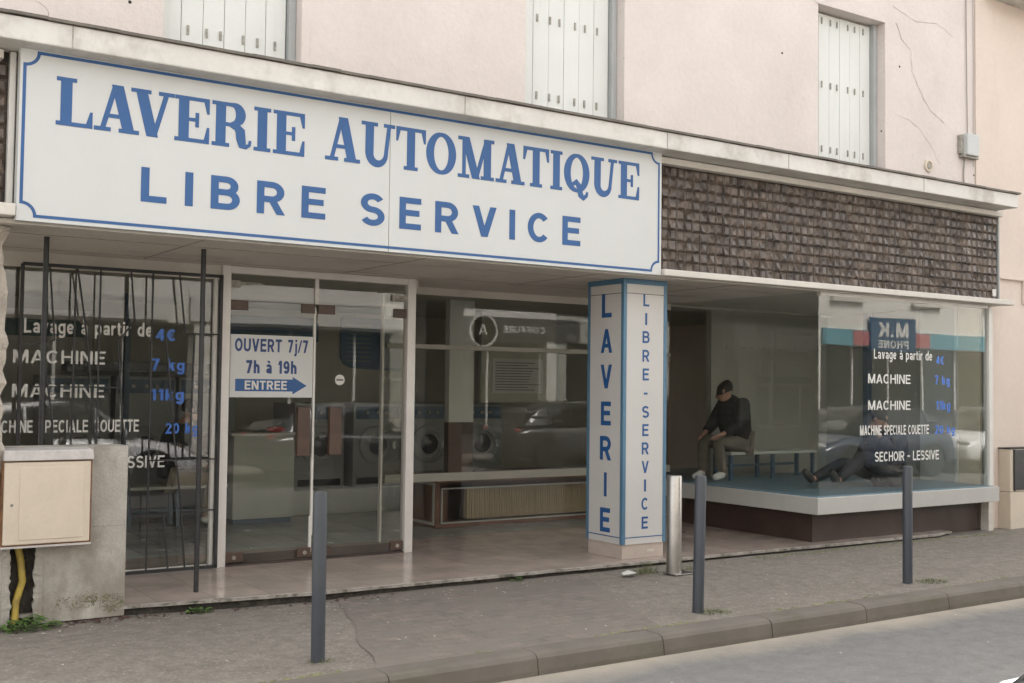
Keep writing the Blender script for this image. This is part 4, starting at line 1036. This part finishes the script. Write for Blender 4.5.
def lerp(a, b, f): return tuple(a[i] + (b[i]-a[i])*f for i in range(3))
def person(label, base, J, face, top='jacket', legs='trousers', feet='shoe', bulk=1.0):
    """J: pelvis, chest, neck, head, and per side shoulder/elbow/wrist/hip/knee/ankle/toe; face = unit direction looked at"""
    t = thing('person', label, 'person', base)
    F = Vector(face).normalized(); up = Vector((0, 0, 1)); sd_ = F.cross(up).normalized()
    hd = Vector(J['head']); ex = MB()
    # head: egg with nose, brow, chin, ears
    vs, fs = [], []; nu, nv = 20, 14
    for i in range(nv+1):
        ph = math.pi*i/nv
        for j in range(nu):
            th = 2*math.pi*j/nu
            a, b, c = math.sin(ph)*math.cos(th), math.sin(ph)*math.sin(th), math.cos(ph)
            rx = .098 * (1 - .16*max(0, -c)); k = .078 * (1 - .22*max(0, -c))
            fr = a*rx
            if a > .75 and abs(b) < .3 and -.35 < c < .05: fr += .022
            if a > .7 and -.1 < b*1 < .1 and c < -.6: fr += .008
            p = hd + F*fr + sd_*(b*k) + up*(c*.118)
            vs.append(p)
    for i in range(nv):
        for j in range(nu): fs.append((i*nu+j, (i+1)*nu+j, (i+1)*nu+(j+1) % nu, i*nu+(j+1) % nu))
    ex.add(vs, fs)
    for s_ in (-1, 1): e_ = hd + sd_*(s_*.078) - F*.005; ex.ell(e_, (.016, .016, .03), 8, 6)
    ch = [[(*J['pelvis'], .13), (*lerp(J['pelvis'], J['chest'], .5), .12), (*J['chest'], .135), (*J['neck'], .058), (*(hd - up*.05), .055)]]
    for s_ in 'LR':
        ch.append([(*J['chest'], .135), (*J['sh'+s_], .062), (*lerp(J['sh'+s_], J['el'+s_], .5), .05), (*J['el'+s_], .042), (*J['wr'+s_], .029)])
        ch.append([(*J['pelvis'], .13), (*J['hip'+s_], .09), (*lerp(J['hip'+s_], J['kn'+s_], .5), .075), (*J['kn'+s_], .056), (*lerp(J['kn'+s_], J['an'+s_], .35), .055), (*J['an'+s_], .038), (*J['toe'+s_], .034)])
        # hand: palm and five fingers
        w0, e0 = Vector(J['wr'+s_]), Vector(J['el'+s_]); d = (w0 - e0).normalized(); a = d.orthogonal().normalized(); b = d.cross(a)
        pm = w0 + d*.05
        ch.append([(*w0, .029), (*pm, .034)])
        for q, ln in enumerate((.065, .075, .07, .055)):
            o_ = b*((q-1.5)*.021); p0 = pm + o_*.8 + d*.02; p1 = pm + o_ + d*(.03 + ln*.5); p2 = pm + o_*1.1 + d*(.03 + ln) - a*.02
            ch.append([(*pm, .034), (*p0, .011), (*p1, .009), (*p2, .007)])
        p1 = pm - b*.045 + d*.005; p2 = pm - b*.06 + d*.045
        ch.append([(*pm, .034), (*p1, .012), (*p2, .009)])
    skin('body', ch, 'skin', t, ex)
    # hair cap
    hm = MB(); vs, fs = [], []
    for i in range(9):
        ph = math.pi*.58*i/8
        for j in range(nu):
            th = 2*math.pi*j/nu; a, b, c = math.sin(ph)*math.cos(th), math.sin(ph)*math.sin(th), math.cos(ph)
            lift = 0 if a < .35 else (a-.35)*.055
            r_k = 1.09 + .03*mn.noise((a*6, b*6, c*6))
            vs.append(hd + F*(a*.1*r_k - .004) + sd_*(b*.08*r_k) + up*(c*.12*r_k + lift))
    for i in range(8):
        for j in range(nu): fs.append((i*nu+j, (i+1)*nu+j, (i+1)*nu+(j+1) % nu, i*nu+(j+1) % nu))
    hm.add(vs, fs); hm.build('hair', 'hair', t, smooth=True)
    jc = [[(*lerp(J['pelvis'], J['chest'], -.18), .165), (*J['pelvis'], .165), (*lerp(J['pelvis'], J['chest'], .5), .16), (*J['chest'], .168), (*lerp(J['chest'], J['neck'], .8), .085)]]
    for s_ in 'LR':
        jc.append([(*J['chest'], .168), (*J['sh'+s_], .088), (*lerp(J['sh'+s_], J['el'+s_], .5), .075), (*J['el'+s_], .066), (*lerp(J['el'+s_], J['wr'+s_], .92), .048)])
    jc = [[(x, y, z, r*bulk) for x, y, z, r in c_] for c_ in jc]
    if bulk > 1:      # turned-up collar and hood
        jc.append([(*J['chest'], .168*bulk), (*(lerp(J['chest'], J['neck'], .75)), .12), (*(Vector(lerp(J['neck'], J['head'], .15)) - F*.07), .095)])
    skin('jacket', jc, top, t)
    tc = []
    for s_ in 'LR':
        tc.append([(*J['pelvis'], .150), (*J['hip'+s_], .108), (*lerp(J['hip'+s_], J['kn'+s_], .5), .092), (*J['kn'+s_], .075), (*lerp(J['kn'+s_], J['an'+s_], .4), .072), (*lerp(J['kn'+s_], J['an'+s_], .95), .058)])
    skin('trousers', tc, legs, t)
    for s_ in 'LR':
        a_, b_ = Vector(J['an'+s_]), Vector(J['toe'+s_]); d = (b_ - a_)
        skin('shoe', [[(*(a_ - d*.25), .046), (*(a_ + d*.3), .050), (*(a_ + d*.8), .046), (*(b_ + d*.1), .032)]], feet, t)
    return t
Z = .522
# on the bench of the display platform, turned away, leaning forward to the left
person('person in a dark jacket and beige trousers sitting hunched on the white bench', (9.85, 9.85, Z), dict(
    pelvis=(9.86, 9.86, Z+.45), chest=(9.78, 9.84, Z+.80), neck=(9.68, 9.83, Z+.97), head=(9.60, 9.82, Z+1.06),
    shL=(9.76, 9.66, Z+.90), elL=(9.62, 9.60, Z+.66), wrL=(9.42, 9.66, Z+.56), shR=(9.78, 10.02, Z+.90), elR=(9.66, 10.08, Z+.66), wrR=(9.46, 10.0, Z+.56),
    hipL=(9.82, 9.76, Z+.44), knL=(9.40, 9.72, Z+.46), anL=(9.48, 9.72, Z+.08), toeL=(9.34, 9.72, Z+.045),
    hipR=(9.82, 9.96, Z+.44), knR=(9.42, 9.98, Z+.46), anR=(9.40, 9.98, Z+.08), toeR=(9.26, 9.98, Z+.045)), (-.55, .75, -.45), 'jacket', 'trousers_mid', 'shoe', 1.22)
# sitting on the platform floor, back to the corner, legs stretched to the left, hand raised to the face
person('person in black sitting on the blue display floor with legs stretched out', (10.75, 8.4, Z), dict(
    pelvis=(10.76, 8.40, Z+.14), chest=(10.82, 8.40, Z+.50), neck=(10.74, 8.40, Z+.66), head=(10.65, 8.40, Z+.78),
    shL=(10.76, 8.22, Z+.57), elL=(10.58, 8.16, Z+.36), wrL=(10.47, 8.28, Z+.60), shR=(10.78, 8.58, Z+.57), elR=(10.66, 8.66, Z+.32), wrR=(10.44, 8.58, Z+.26),
    hipL=(10.70, 8.31, Z+.13), knL=(10.25, 8.28, Z+.37), anL=(9.80, 8.30, Z+.10), toeL=(9.70, 8.29, Z+.21),
    hipR=(10.70, 8.49, Z+.13), knR=(10.20, 8.54, Z+.27), anR=(9.68, 8.55, Z+.10), toeR=(9.58, 8.56, Z+.21)), (-1, -.15, -.1), 'jacket', 'trousers_dark', 'boot', 1.35)
# behind the grille, sitting on the bench
person('person in a dark jacket and brown trousers sitting behind the grilled window', (3.85, 12.45, .03), dict(
    pelvis=(3.80, 12.46, .60), chest=(3.84, 12.42, .98), neck=(3.92, 12.40, 1.18), head=(3.99, 12.39, 1.30),
    shL=(3.84, 12.60, 1.09), elL=(3.98, 12.64, .84), wrL=(4.18, 12.56, .72), shR=(3.86, 12.22, 1.09), elR=(3.98, 12.16, .84), wrR=(4.2, 12.24, .72),
    hipL=(3.84, 12.56, .56), knL=(4.26, 12.54, .55), anL=(4.22, 12.54, .11), toeL=(4.37, 12.54, .075),
    hipR=(3.84, 12.36, .56), knR=(4.24, 12.30, .54), anR=(4.12, 12.28, .11), toeR=(4.27, 12.27, .075)), (1, -.1, -.3))

#==STREET==
# ------------------------------------------------------------------ parked cars on the far side
def car(x0, paint, label, d=1, L_=4.2, y0=-.35, y1=1.35, hgt=1.46):
    """body of section rings along X; nose towards -X when d = 1"""
    yc, hw = (y0+y1)/2, (y1-y0)/2; g = -.13
    t = thing('parked_car', label, 'car', (x0 + L_/2, yc, g), 'cars parked across the street')
    X = lambda f: x0 + (f if d == 1 else 1-f)*L_
    st = [(0.0, .34, .55, .80), (.02, .28, .66, .90), (.08, .24, .76, .96), (.20, .22, .88, 1.0), (.30, .22, .94, 1.0), (.55, .22, .96, 1.0), (.80, .23, .97, 1.0), (.93, .26, .95, .97), (.985, .30, .88, .92), (1.0, .40, .80, .86)]
    m = MB(); rings = []
    for f, zl, zh, wk in st:
        w_ = hw*wk; rings.append([(X(f), yc + sy*w_*a, g + zl + (zh-zl)*b) for sy, a, b in
            ((-1,.90,0),(-1,.98,.12),(-1,1.0,.45),(-1,.985,.78),(-1,.90,.95),(-1,.6,1.0),(1,.6,1.0),(1,.90,.95),(1,.985,.78),(1,1.0,.45),(1,.98,.12),(1,.90,0))])
    n = 12; m.add([p for r in rings for p in r], [(i*n+j, i*n+(j+1) % n, (i+1)*n+(j+1) % n, (i+1)*n+j) for i in range(len(st)-1) for j in range(n)] + [tuple(range(n)), tuple(range((len(st)-1)*n + n-1, (len(st)-1)*n-1, -1))])
    b = m.build('body', paint, t, smooth=True)
    sb = b.modifiers.new("sub", 'SUBSURF'); sb.levels = 2; sb.render_levels = 2
    gs = [(.24, .925, .925, .88), (.38, .925, hgt-.08, .78), (.46, .93, hgt-.01, .74), (.62, .93, hgt, .73), (.78, .94, hgt-.05, .73), (.90, .94, 1.18, .80), (.955, .93, .94, .84)]
    m = MB(); rings = []
    for f, zl, zh, wk in gs:
        w0 = hw*.93; w1 = hw*wk
        rings.append([(X(f), yc - w0, g+zl), (X(f), yc - (w0*.35+w1*.65), g+zl+(zh-zl)*.62), (X(f), yc - w1, g+zl+(zh-zl)*.90), (X(f), yc - w1*.7, g+zh), (X(f), yc + w1*.7, g+zh), (X(f), yc + w1, g+zl+(zh-zl)*.90), (X(f), yc + (w0*.35+w1*.65), g+zl+(zh-zl)*.62), (X(f), yc + w0, g+zl)])
    n = 8; m.add([p for r in rings for p in r], [(i*n+j, i*n+j+1, (i+1)*n+j+1, (i+1)*n+j) for i in range(len(gs)-1) for j in range(n-1)])
    gh = m.build('windows', 'car_glass', t, smooth=True)
    # roof skin and pillars
    m = MB()
    m.add([(p[0], p[1]*1.0, p[2] + .008) for r in rings[2:6] for p in r[2:6]], [(i*4+j, i*4+j+1, (i+1)*4+j+1, (i+1)*4+j) for i in range(3) for j in range(3)])
    for sd2 in (0, 1):
        for k_ in (1, 3, 4):
            r0 = rings[k_]; a = r0[0 if sd2 == 0 else 7]; c = r0[1 if sd2 == 0 else 6]; e2 = r0[2 if sd2 == 0 else 5]
            m.tube([a, c, e2], .03, 6)
    rf = m.build('roof', paint, t, smooth=True); sb = rf.modifiers.new('sub', 'SUBSURF'); sb.levels = 2; sb.render_levels = 2
    for fx in (.19, .80):
        for sy in (-1, 1):
            cx, cy, cz = X(fx), yc + sy*(hw-.10), g + .315
            wl_ = MB().lathe([(.20, -.10), (.30, -.10), (.315, -.06), (.315, .06), (.30, .10), (.20, .10)], (cx, cy, cz), 'Y', 28).build('wheel', 'rubber', t, smooth=True)
            m = MB(); m.lathe([(.205, -.09), (.205, .09), (.185, .098), (.175, .06)], (cx, cy, cz), 'Y', 28) if sy > 0 else m.lathe([(.205, .09), (.205, -.09), (.185, -.098), (.175, -.06)], (cx, cy, cz), 'Y', 28)
            m.lathe([(.05, 0), (.05, sy*.085), (0, sy*.09)], (cx, cy, cz), 'Y', 14)
            for q in range(7):
                a = 2*math.pi*q/7; m.tube([(cx + .04*math.cos(a), cy + sy*.075, cz + .04*math.sin(a)), (cx + .19*math.cos(a), cy + sy*.085, cz + .19*math.sin(a))], .018, 6)
            m.build('rim', 'rim', wl_, smooth=True)
            m = MB(); pts = [(cx + .36*math.cos(R(a)), cz + .36*math.sin(R(a))) for a in range(0, 181, 15)]
            yo_ = yc + sy*(hw + .002)
            m.tube([(p[0], yo_, p[1]) for p in pts], .035, 8); m.build('wheel_arch', 'rubber', t, smooth=True)
    for sy in (-1, 1):
        ax = X(.035); MB().ell((ax, yc + sy*hw*.66, g + .66), (.08, .17, .075), 14, 8).build('headlight', 'lamp_glass', t, smooth=True)
        MB().ell((X(.975), yc + sy*hw*.72, g + .80), (.06, .10, .10), 12, 8).build('tail_light', 'lamp_red', t, smooth=True)
        MB().ell((X(.30), yc + sy*(hw+.08), g + .98), (.06, .10, .07), 12, 8).build('mirror', paint, t, smooth=True)
        MB().box(X(.5) - .08, X(.5) + .08, yc + sy*(hw-.008) - .012, yc + sy*(hw-.008) + .012, g + .79, g + .81).build('door_handle', 'chrome', t)
    xa, xb = sorted((X(.893), X(.80))); MB().box(xa, xb, yc - hw*.875, yc + hw*.875, g + 1.085, g + 1.146).build('spoiler', paint, t, bevel=.025, smooth=True, seg=4)
    MB().box(X(-.002) - .012, X(-.002) + .012, yc - .28, yc + .28, g + .46, g + .57).build('number_plate', 'paper', t)
    m = MB(); m.box(X(.015) - .02, X(.015) + .02, yc - .45, yc + .45, g + .34, g + .44); m.build('grille', 'rubber', t)
    return t
car(1.655, 'car_white', 'white parked car nearest the camera, its corner just at the bottom right', -1, 4.2, -.25, 1.5)
car(7.0, 'car_black', 'black car parked behind the white one on the far kerb', -1)
car(12.95, 'car_grey', 'dark grey car parked between the two dark cars across the street', -1, 3.7)
car(16.8, 'car_blue', 'dark blue car parked across the street, mirrored in the display window', 1, 4.1)
car(21.3, 'car_white', 'white car parked farthest along the far kerb', 1, 4.3)

# ------------------------------------------------------------------ houses across the street
def opposite(x0, x1, hgt, mat, label, shops):
    t = thing('terraced_house', label, 'building', ((x0+x1)/2, -2.6, 0), 'houses across the street')
    m = MB(); m.box(x0, x1, -9, -2.6, 2.75, hgt); m.box(x0, x1, -9, -3.0, -.05, 2.749)
    q = x0
    for a, b in shops + [(x1, x1)]:
        if a > q: m.box(q, a, -2.999, -2.6, -.05, 2.749)
        q = b
    m.build('wall', mat, t)
    for a, b in shops:
        sh = MB().box(a, b, -2.998, -2.85, -.03, .45).build('shopfront', 'opp_dark', t)
        MB().box(a + .05, b - .05, -2.90, -2.89, .451, 2.7).build('pane', 'car_glass', sh)
        m = MB(); k_ = max(2, round((b-a)/1.4))
        for i in range(k_+1): xx = a + .03 + (b-a-.06)*i/k_; m.box(xx - .03, xx + .03, -2.93, -2.84, .451, 2.745)
        m.build('frame', 'alu_white', sh)
    nw = max(1, int((x1-x0)/2.6))
    for fl in (3.9,):
        for i in range(nw):
            xx = x0 + (i+.5)*(x1-x0)/nw
            wn_ = MB().box(xx - .5, xx + .5, -2.5995, -2.56, fl, fl+1.7).build('window', 'shutter', t)
            MB().box(xx - .42, xx + .42, -2.559, -2.55, fl + .08, fl+1.62).build('pane', 'car_glass', wn_)
            MB().box(xx - .6, xx + .6, -2.598, -2.48, fl - .1, fl - .002).build('sill', 'ledge', wn_)
    m = MB(); m.add([(x0, -2.2, hgt), (x1, -2.2, hgt), (x1, -6, hgt+1.6), (x0, -6, hgt+1.6), (x0, -9, hgt), (x1, -9, hgt)], [(0,1,2,3),(3,2,5,4),(0,3,4),(1,5,2),(0,4,5,1)]); m.build('roof', 'tile_roof', t)
    return t
opposite(-14, 2.5, 5.6, 'opp_grey', 'grey terraced house behind the camera with two shop windows', [(-9, -4), (-2, 1.5)])
opposite(2.502, 12.6, 6.0, 'opp_cream', 'cream terraced house across the street with the navy lettered shop', [(3.2, 7.0), (7.6, 12.0)])
opposite(12.602, 20.6, 5.8, 'opp_grey', 'grey terraced house across the street with the hairdresser shop', [(13.2, 16.4), (17.0, 20.0)])
opposite(20.602, 36, 6.2, 'opp_cream', 'cream terraced house across the street with the teal phone shop', [(21.2, 31)])
def flip(y, xm):   # a sign facing +Y is read with x falling from left to right
    return lambda u, v, d: (xm - u, y + d, v)
def street_sign(x0, x1, z0, z1, mat, label, texts, extra=None):
    t = thing('fascia_sign', label, 'sign', ((x0+x1)/2, -2.57, z0))
    MB().box(x0, x1, -2.598, -2.54, z0, z1).build('panel', mat, t)
    for s, u, v, wd, hh, mt in texts: lettering('lettering', s, flip(-2.54, 0), -u, v, wd, hh, mt, t, .18, .14)
    return t
street_sign(6.9, 12.1, 2.80, 3.30, 'opp_grey', 'grey fascia sign lettered MICHEL et DANIELLE across the street', [("MICHEL et DANIELLE", 11.3, 2.93, 4.1, .26, 'letter_white')])
street_sign(3.4, 6.5, 2.80, 3.25, 'opp_grey', 'grey fascia sign with a pale telephone number across the street', [("02.27.44.10", 6.1, 2.93, 2.4, .2, 'letter_white')])
t = street_sign(13.3, 17.4, 2.78, 3.30, 'opp_dark', 'dark fascia sign lettered COIFFURE across the street', [("COIFFURE", 16.3, 2.93, 1.25, .17, 'letter_white')])
MB().lathe([(.40, -.0395), (.40, .03), (.355, .03), (.355, -.0395)], (14.45, -2.5, 2.95), 'Y', 40).build('emblem_ring', 'letter_white', t, smooth=True)
lettering('lettering', "A", flip(-2.54, 0), -14.60, 2.86, .26, .26, 'letter_white', t, .14)
t = street_sign(21.2, 30.5, 2.72, 3.12, 'sign_teal', 'teal and pink fascia sign of the phone shop across the street', [])
MB().box(22.9, 24.7, -2.538, -2.50, 2.62, 3.46).build('square_panel', 'sign_navy', t)
lettering('lettering', "M.K", flip(-2.50, 0), -24.4, 2.98, 1.2, .36, 'letter_white', t, .2, .15)
lettering('lettering', "PHONE", flip(-2.50, 0), -24.4, 2.70, 1.2, .20, 'letter_white', t, .2, .15)
m = MB(); m.box(24.71, 25.3, -2.539, -2.53, 2.74, 3.10); m.box(22.3, 22.89, -2.539, -2.53, 2.74, 3.10); m.build('pink_patch', 'sign_pink', t)


#==SMALL==
# ------------------------------------------------------------------ weeds, grass, litter
def blades(m, cx, cy, n_, rad, hgt, wd, lean=.5):
    for _ in range(n_):
        a = random.uniform(0, 6.28); rr = rad*math.sqrt(random.random()); x, y = cx + rr*math.cos(a), cy + rr*math.sin(a)*.6
        h = hgt*random.uniform(.5, 1.1); ln = lean*h*random.uniform(.3, 1.2); b = random.uniform(0, 6.28); z0 = pz(x, y)
        dx, dy = math.cos(b), math.sin(b); w_ = wd*random.uniform(.5, 1.2); h *= .35 + .65*(1 - rr/rad)*random.uniform(.6, 1.2)
        p = [(x - dy*w_, y + dx*w_, z0), (x + dy*w_, y - dx*w_, z0), (x + dx*ln*.4 + dy*w_*.8, y + dy*ln*.4 - dx*w_*.8, z0 + h*.6), (x + dx*ln*.4 - dy*w_*.8, y + dy*ln*.4 + dx*w_*.8, z0 + h*.6), (x + dx*ln, y + dy*ln, z0 + h)]
        m.add(p, [(0,1,2,3), (3,2,4)])
def leaves(m, cx, cy, n_, rad, hgt, size):
    for _ in range(n_):
        a = random.uniform(0, 6.28); rr = rad*math.sqrt(random.random()); x, y = cx + rr*math.cos(a), cy + rr*math.sin(a)*.55
        z = pz(x, y) + hgt*random.random()*(1 - rr/rad*.6) + .004; b = random.uniform(0, 6.28); s_ = size*random.uniform(.6, 1.3); tl = random.uniform(-.5, .6)
        u = Vector((math.cos(b), math.sin(b), tl)).normalized(); v = Vector((-math.sin(b), math.cos(b), random.uniform(-.3, .3)))
        c = Vector((x, y, z))
        m.add([c - u*s_, c - u*s_*.2 + v*s_*.5, c + u*s_*.6 + v*s_*.35, c + u*s_, c + u*s_*.6 - v*s_*.35, c - u*s_*.2 - v*s_*.5], [(0,1,2,3,4,5)])
def weed(x, y, label, kind, *a):
    m = MB()
    (leaves if kind == 'leaf' else blades)(m, x, y, *a)
    if kind == 'leaf': blades(m, x, y, 14, a[1]*.8, a[2]*.9, .003)
    return tag(m.build('weed_tuft', 'leaf' if kind == 'leaf' else 'grass'), label, 'weed', 'weeds growing in the pavement joints')
weed(1.54, 8.02, 'leafy green weed clump under the yellow gas pipe', 'leaf', 150, .20, .11, .024)
weed(2.68, 8.02, 'small leafy weed at the step in front of the grille', 'leaf', 70, .10, .06, .018)
weed(6.52, 7.62, 'grass tuft at the foot of the stainless post by the pillar', 'blade', 110, .13, .17, .0022, .8)
weed(6.95, 7.55, 'low grass behind the foot plate of the stainless post', 'blade', 50, .10, .06, .002, .9)
weed(5.35, 7.90, 'tiny weed on the step edge before the middle window', 'leaf', 34, .07, .05, .016)
weed(5.80, 6.02, 'flat grass patch at the base of the leaning bollard', 'blade', 170, .15, .035, .0025, 1.4)
weed(8.36, 6.06, 'flat grass patch right of the farthest bollard', 'blade', 190, .17, .04, .0025, 1.3)
weed(2.76, 6.10, 'thin ring of grass around the foot of the tallest bollard nearest the camera', 'blade', 60, .09, .03, .002, 1.3)
weed(7.40, 5.84, 'short grass along the back of the kerb right of the leaning bollard', 'blade', 60, .15, .022, .002, 1.3)
# moss line behind the kerb and along the step: uncountable
m = MB()
for _ in range(900):
    x = random.uniform(1.0, 10.5); dens = mn.noise((x*1.1, 0, 11))
    if dens < -.05: continue
    y = 5.815 + abs(random.gauss(0, .025)); r0 = random.uniform(.005, .016); m.ell((x, y, pz(x, y) + .001), (r0*1.6, r0, r0*.45), 6, 4)
for _ in range(420):
    x = random.uniform(8.0, 11.9); y = 7.80 - abs(random.gauss(0, .06)); r0 = random.uniform(.004, .012); m.ell((x, y, pz(x, y) + .001), (r0*1.6, r0, r0*.4), 6, 4)
stuff(m.build('moss', 'moss', smooth=True), 'green moss line behind the kerb and along the step', 'moss')
MT['dead_leaf'] = mk('dead_leaf', (.085, .035, .028), .8, .5, 30, 60)
MT['chip'] = mk('pale_chip', (.52, .48, .42), .8, .2, 30, 60)
m = MB()
for _ in range(170):
    x = random.choice((random.gauss(1.95, .25), random.uniform(1.5, 4.2))); f = (x - 2.2)/1.3
    y = (8.10 - .16*min(1, max(0, f))) - abs(random.gauss(0, .05)); s_ = random.uniform(.008, .024); b = random.uniform(0, 6.28); z = pz(x, y) + .006
    c, s2 = math.cos(b), math.sin(b)
    m.add([(x + c*s_, y + s2*s_, z), (x - s2*s_*.5, y + c*s_*.5, z + random.uniform(0, .012)), (x - c*s_, y - s2*s_, z + .003), (x + s2*s_*.5, y - c*s_*.5, z + random.uniform(0, .010))], [(0,1,2,3)])
stuff(m.build('dead_leaves', 'dead_leaf'), 'dry brown leaves swept against the step', 'leaves')
m = MB()
for _ in range(240):
    x = random.uniform(1.0, 10.5); y = random.choice((random.uniform(5.9, 7.7), random.gauss(7.72, .12), random.gauss(7.72, .12)))
    if x < 3.5: y += .18
    if y > 7.85 + (.15 if x < 3.3 else 0) or y < 5.85: continue
    s_ = random.uniform(.004, .014); b = random.uniform(0, 6.28); z = pz(x, y) + .005; c, s2 = math.cos(b), math.sin(b)
    m.add([(x + c*s_*1.6, y + s2*s_*1.6, z), (x - s2*s_*.6, y + c*s_*.6, z + .002), (x - c*s_, y - s2*s_, z), (x + s2*s_*.7, y - c*s_*.7, z + .003)], [(0,1,2,3)])
for _ in range(24):
    x = random.uniform(3.0, 10.5); y = random.uniform(3.5, 5.5); s_ = random.uniform(.004, .012); b = random.uniform(0, 6.28); c, s2 = math.cos(b), math.sin(b)
    m.add([(x + c*s_*1.6, y + s2*s_*1.6, -.126), (x - s2*s_*.6, y + c*s_*.6, -.124), (x - c*s_, y - s2*s_, -.126), (x + s2*s_*.7, y - c*s_*.7, -.124)], [(0,1,2,3)])
stuff(m.build('grit', 'chip'), 'pale grit and petals scattered over the pavement', 'grit')
m = MB(); m.add([(6.18, 7.52, .012), (6.30, 7.50, .022), (6.37, 7.57, .010), (6.31, 7.62, .03), (6.22, 7.60, .016)], [(0,1,3,4), (1,2,3)])
tag(m.build('paper_scrap', 'letter_white'), 'crumpled white paper scrap on the pavement before the pillar', 'litter')
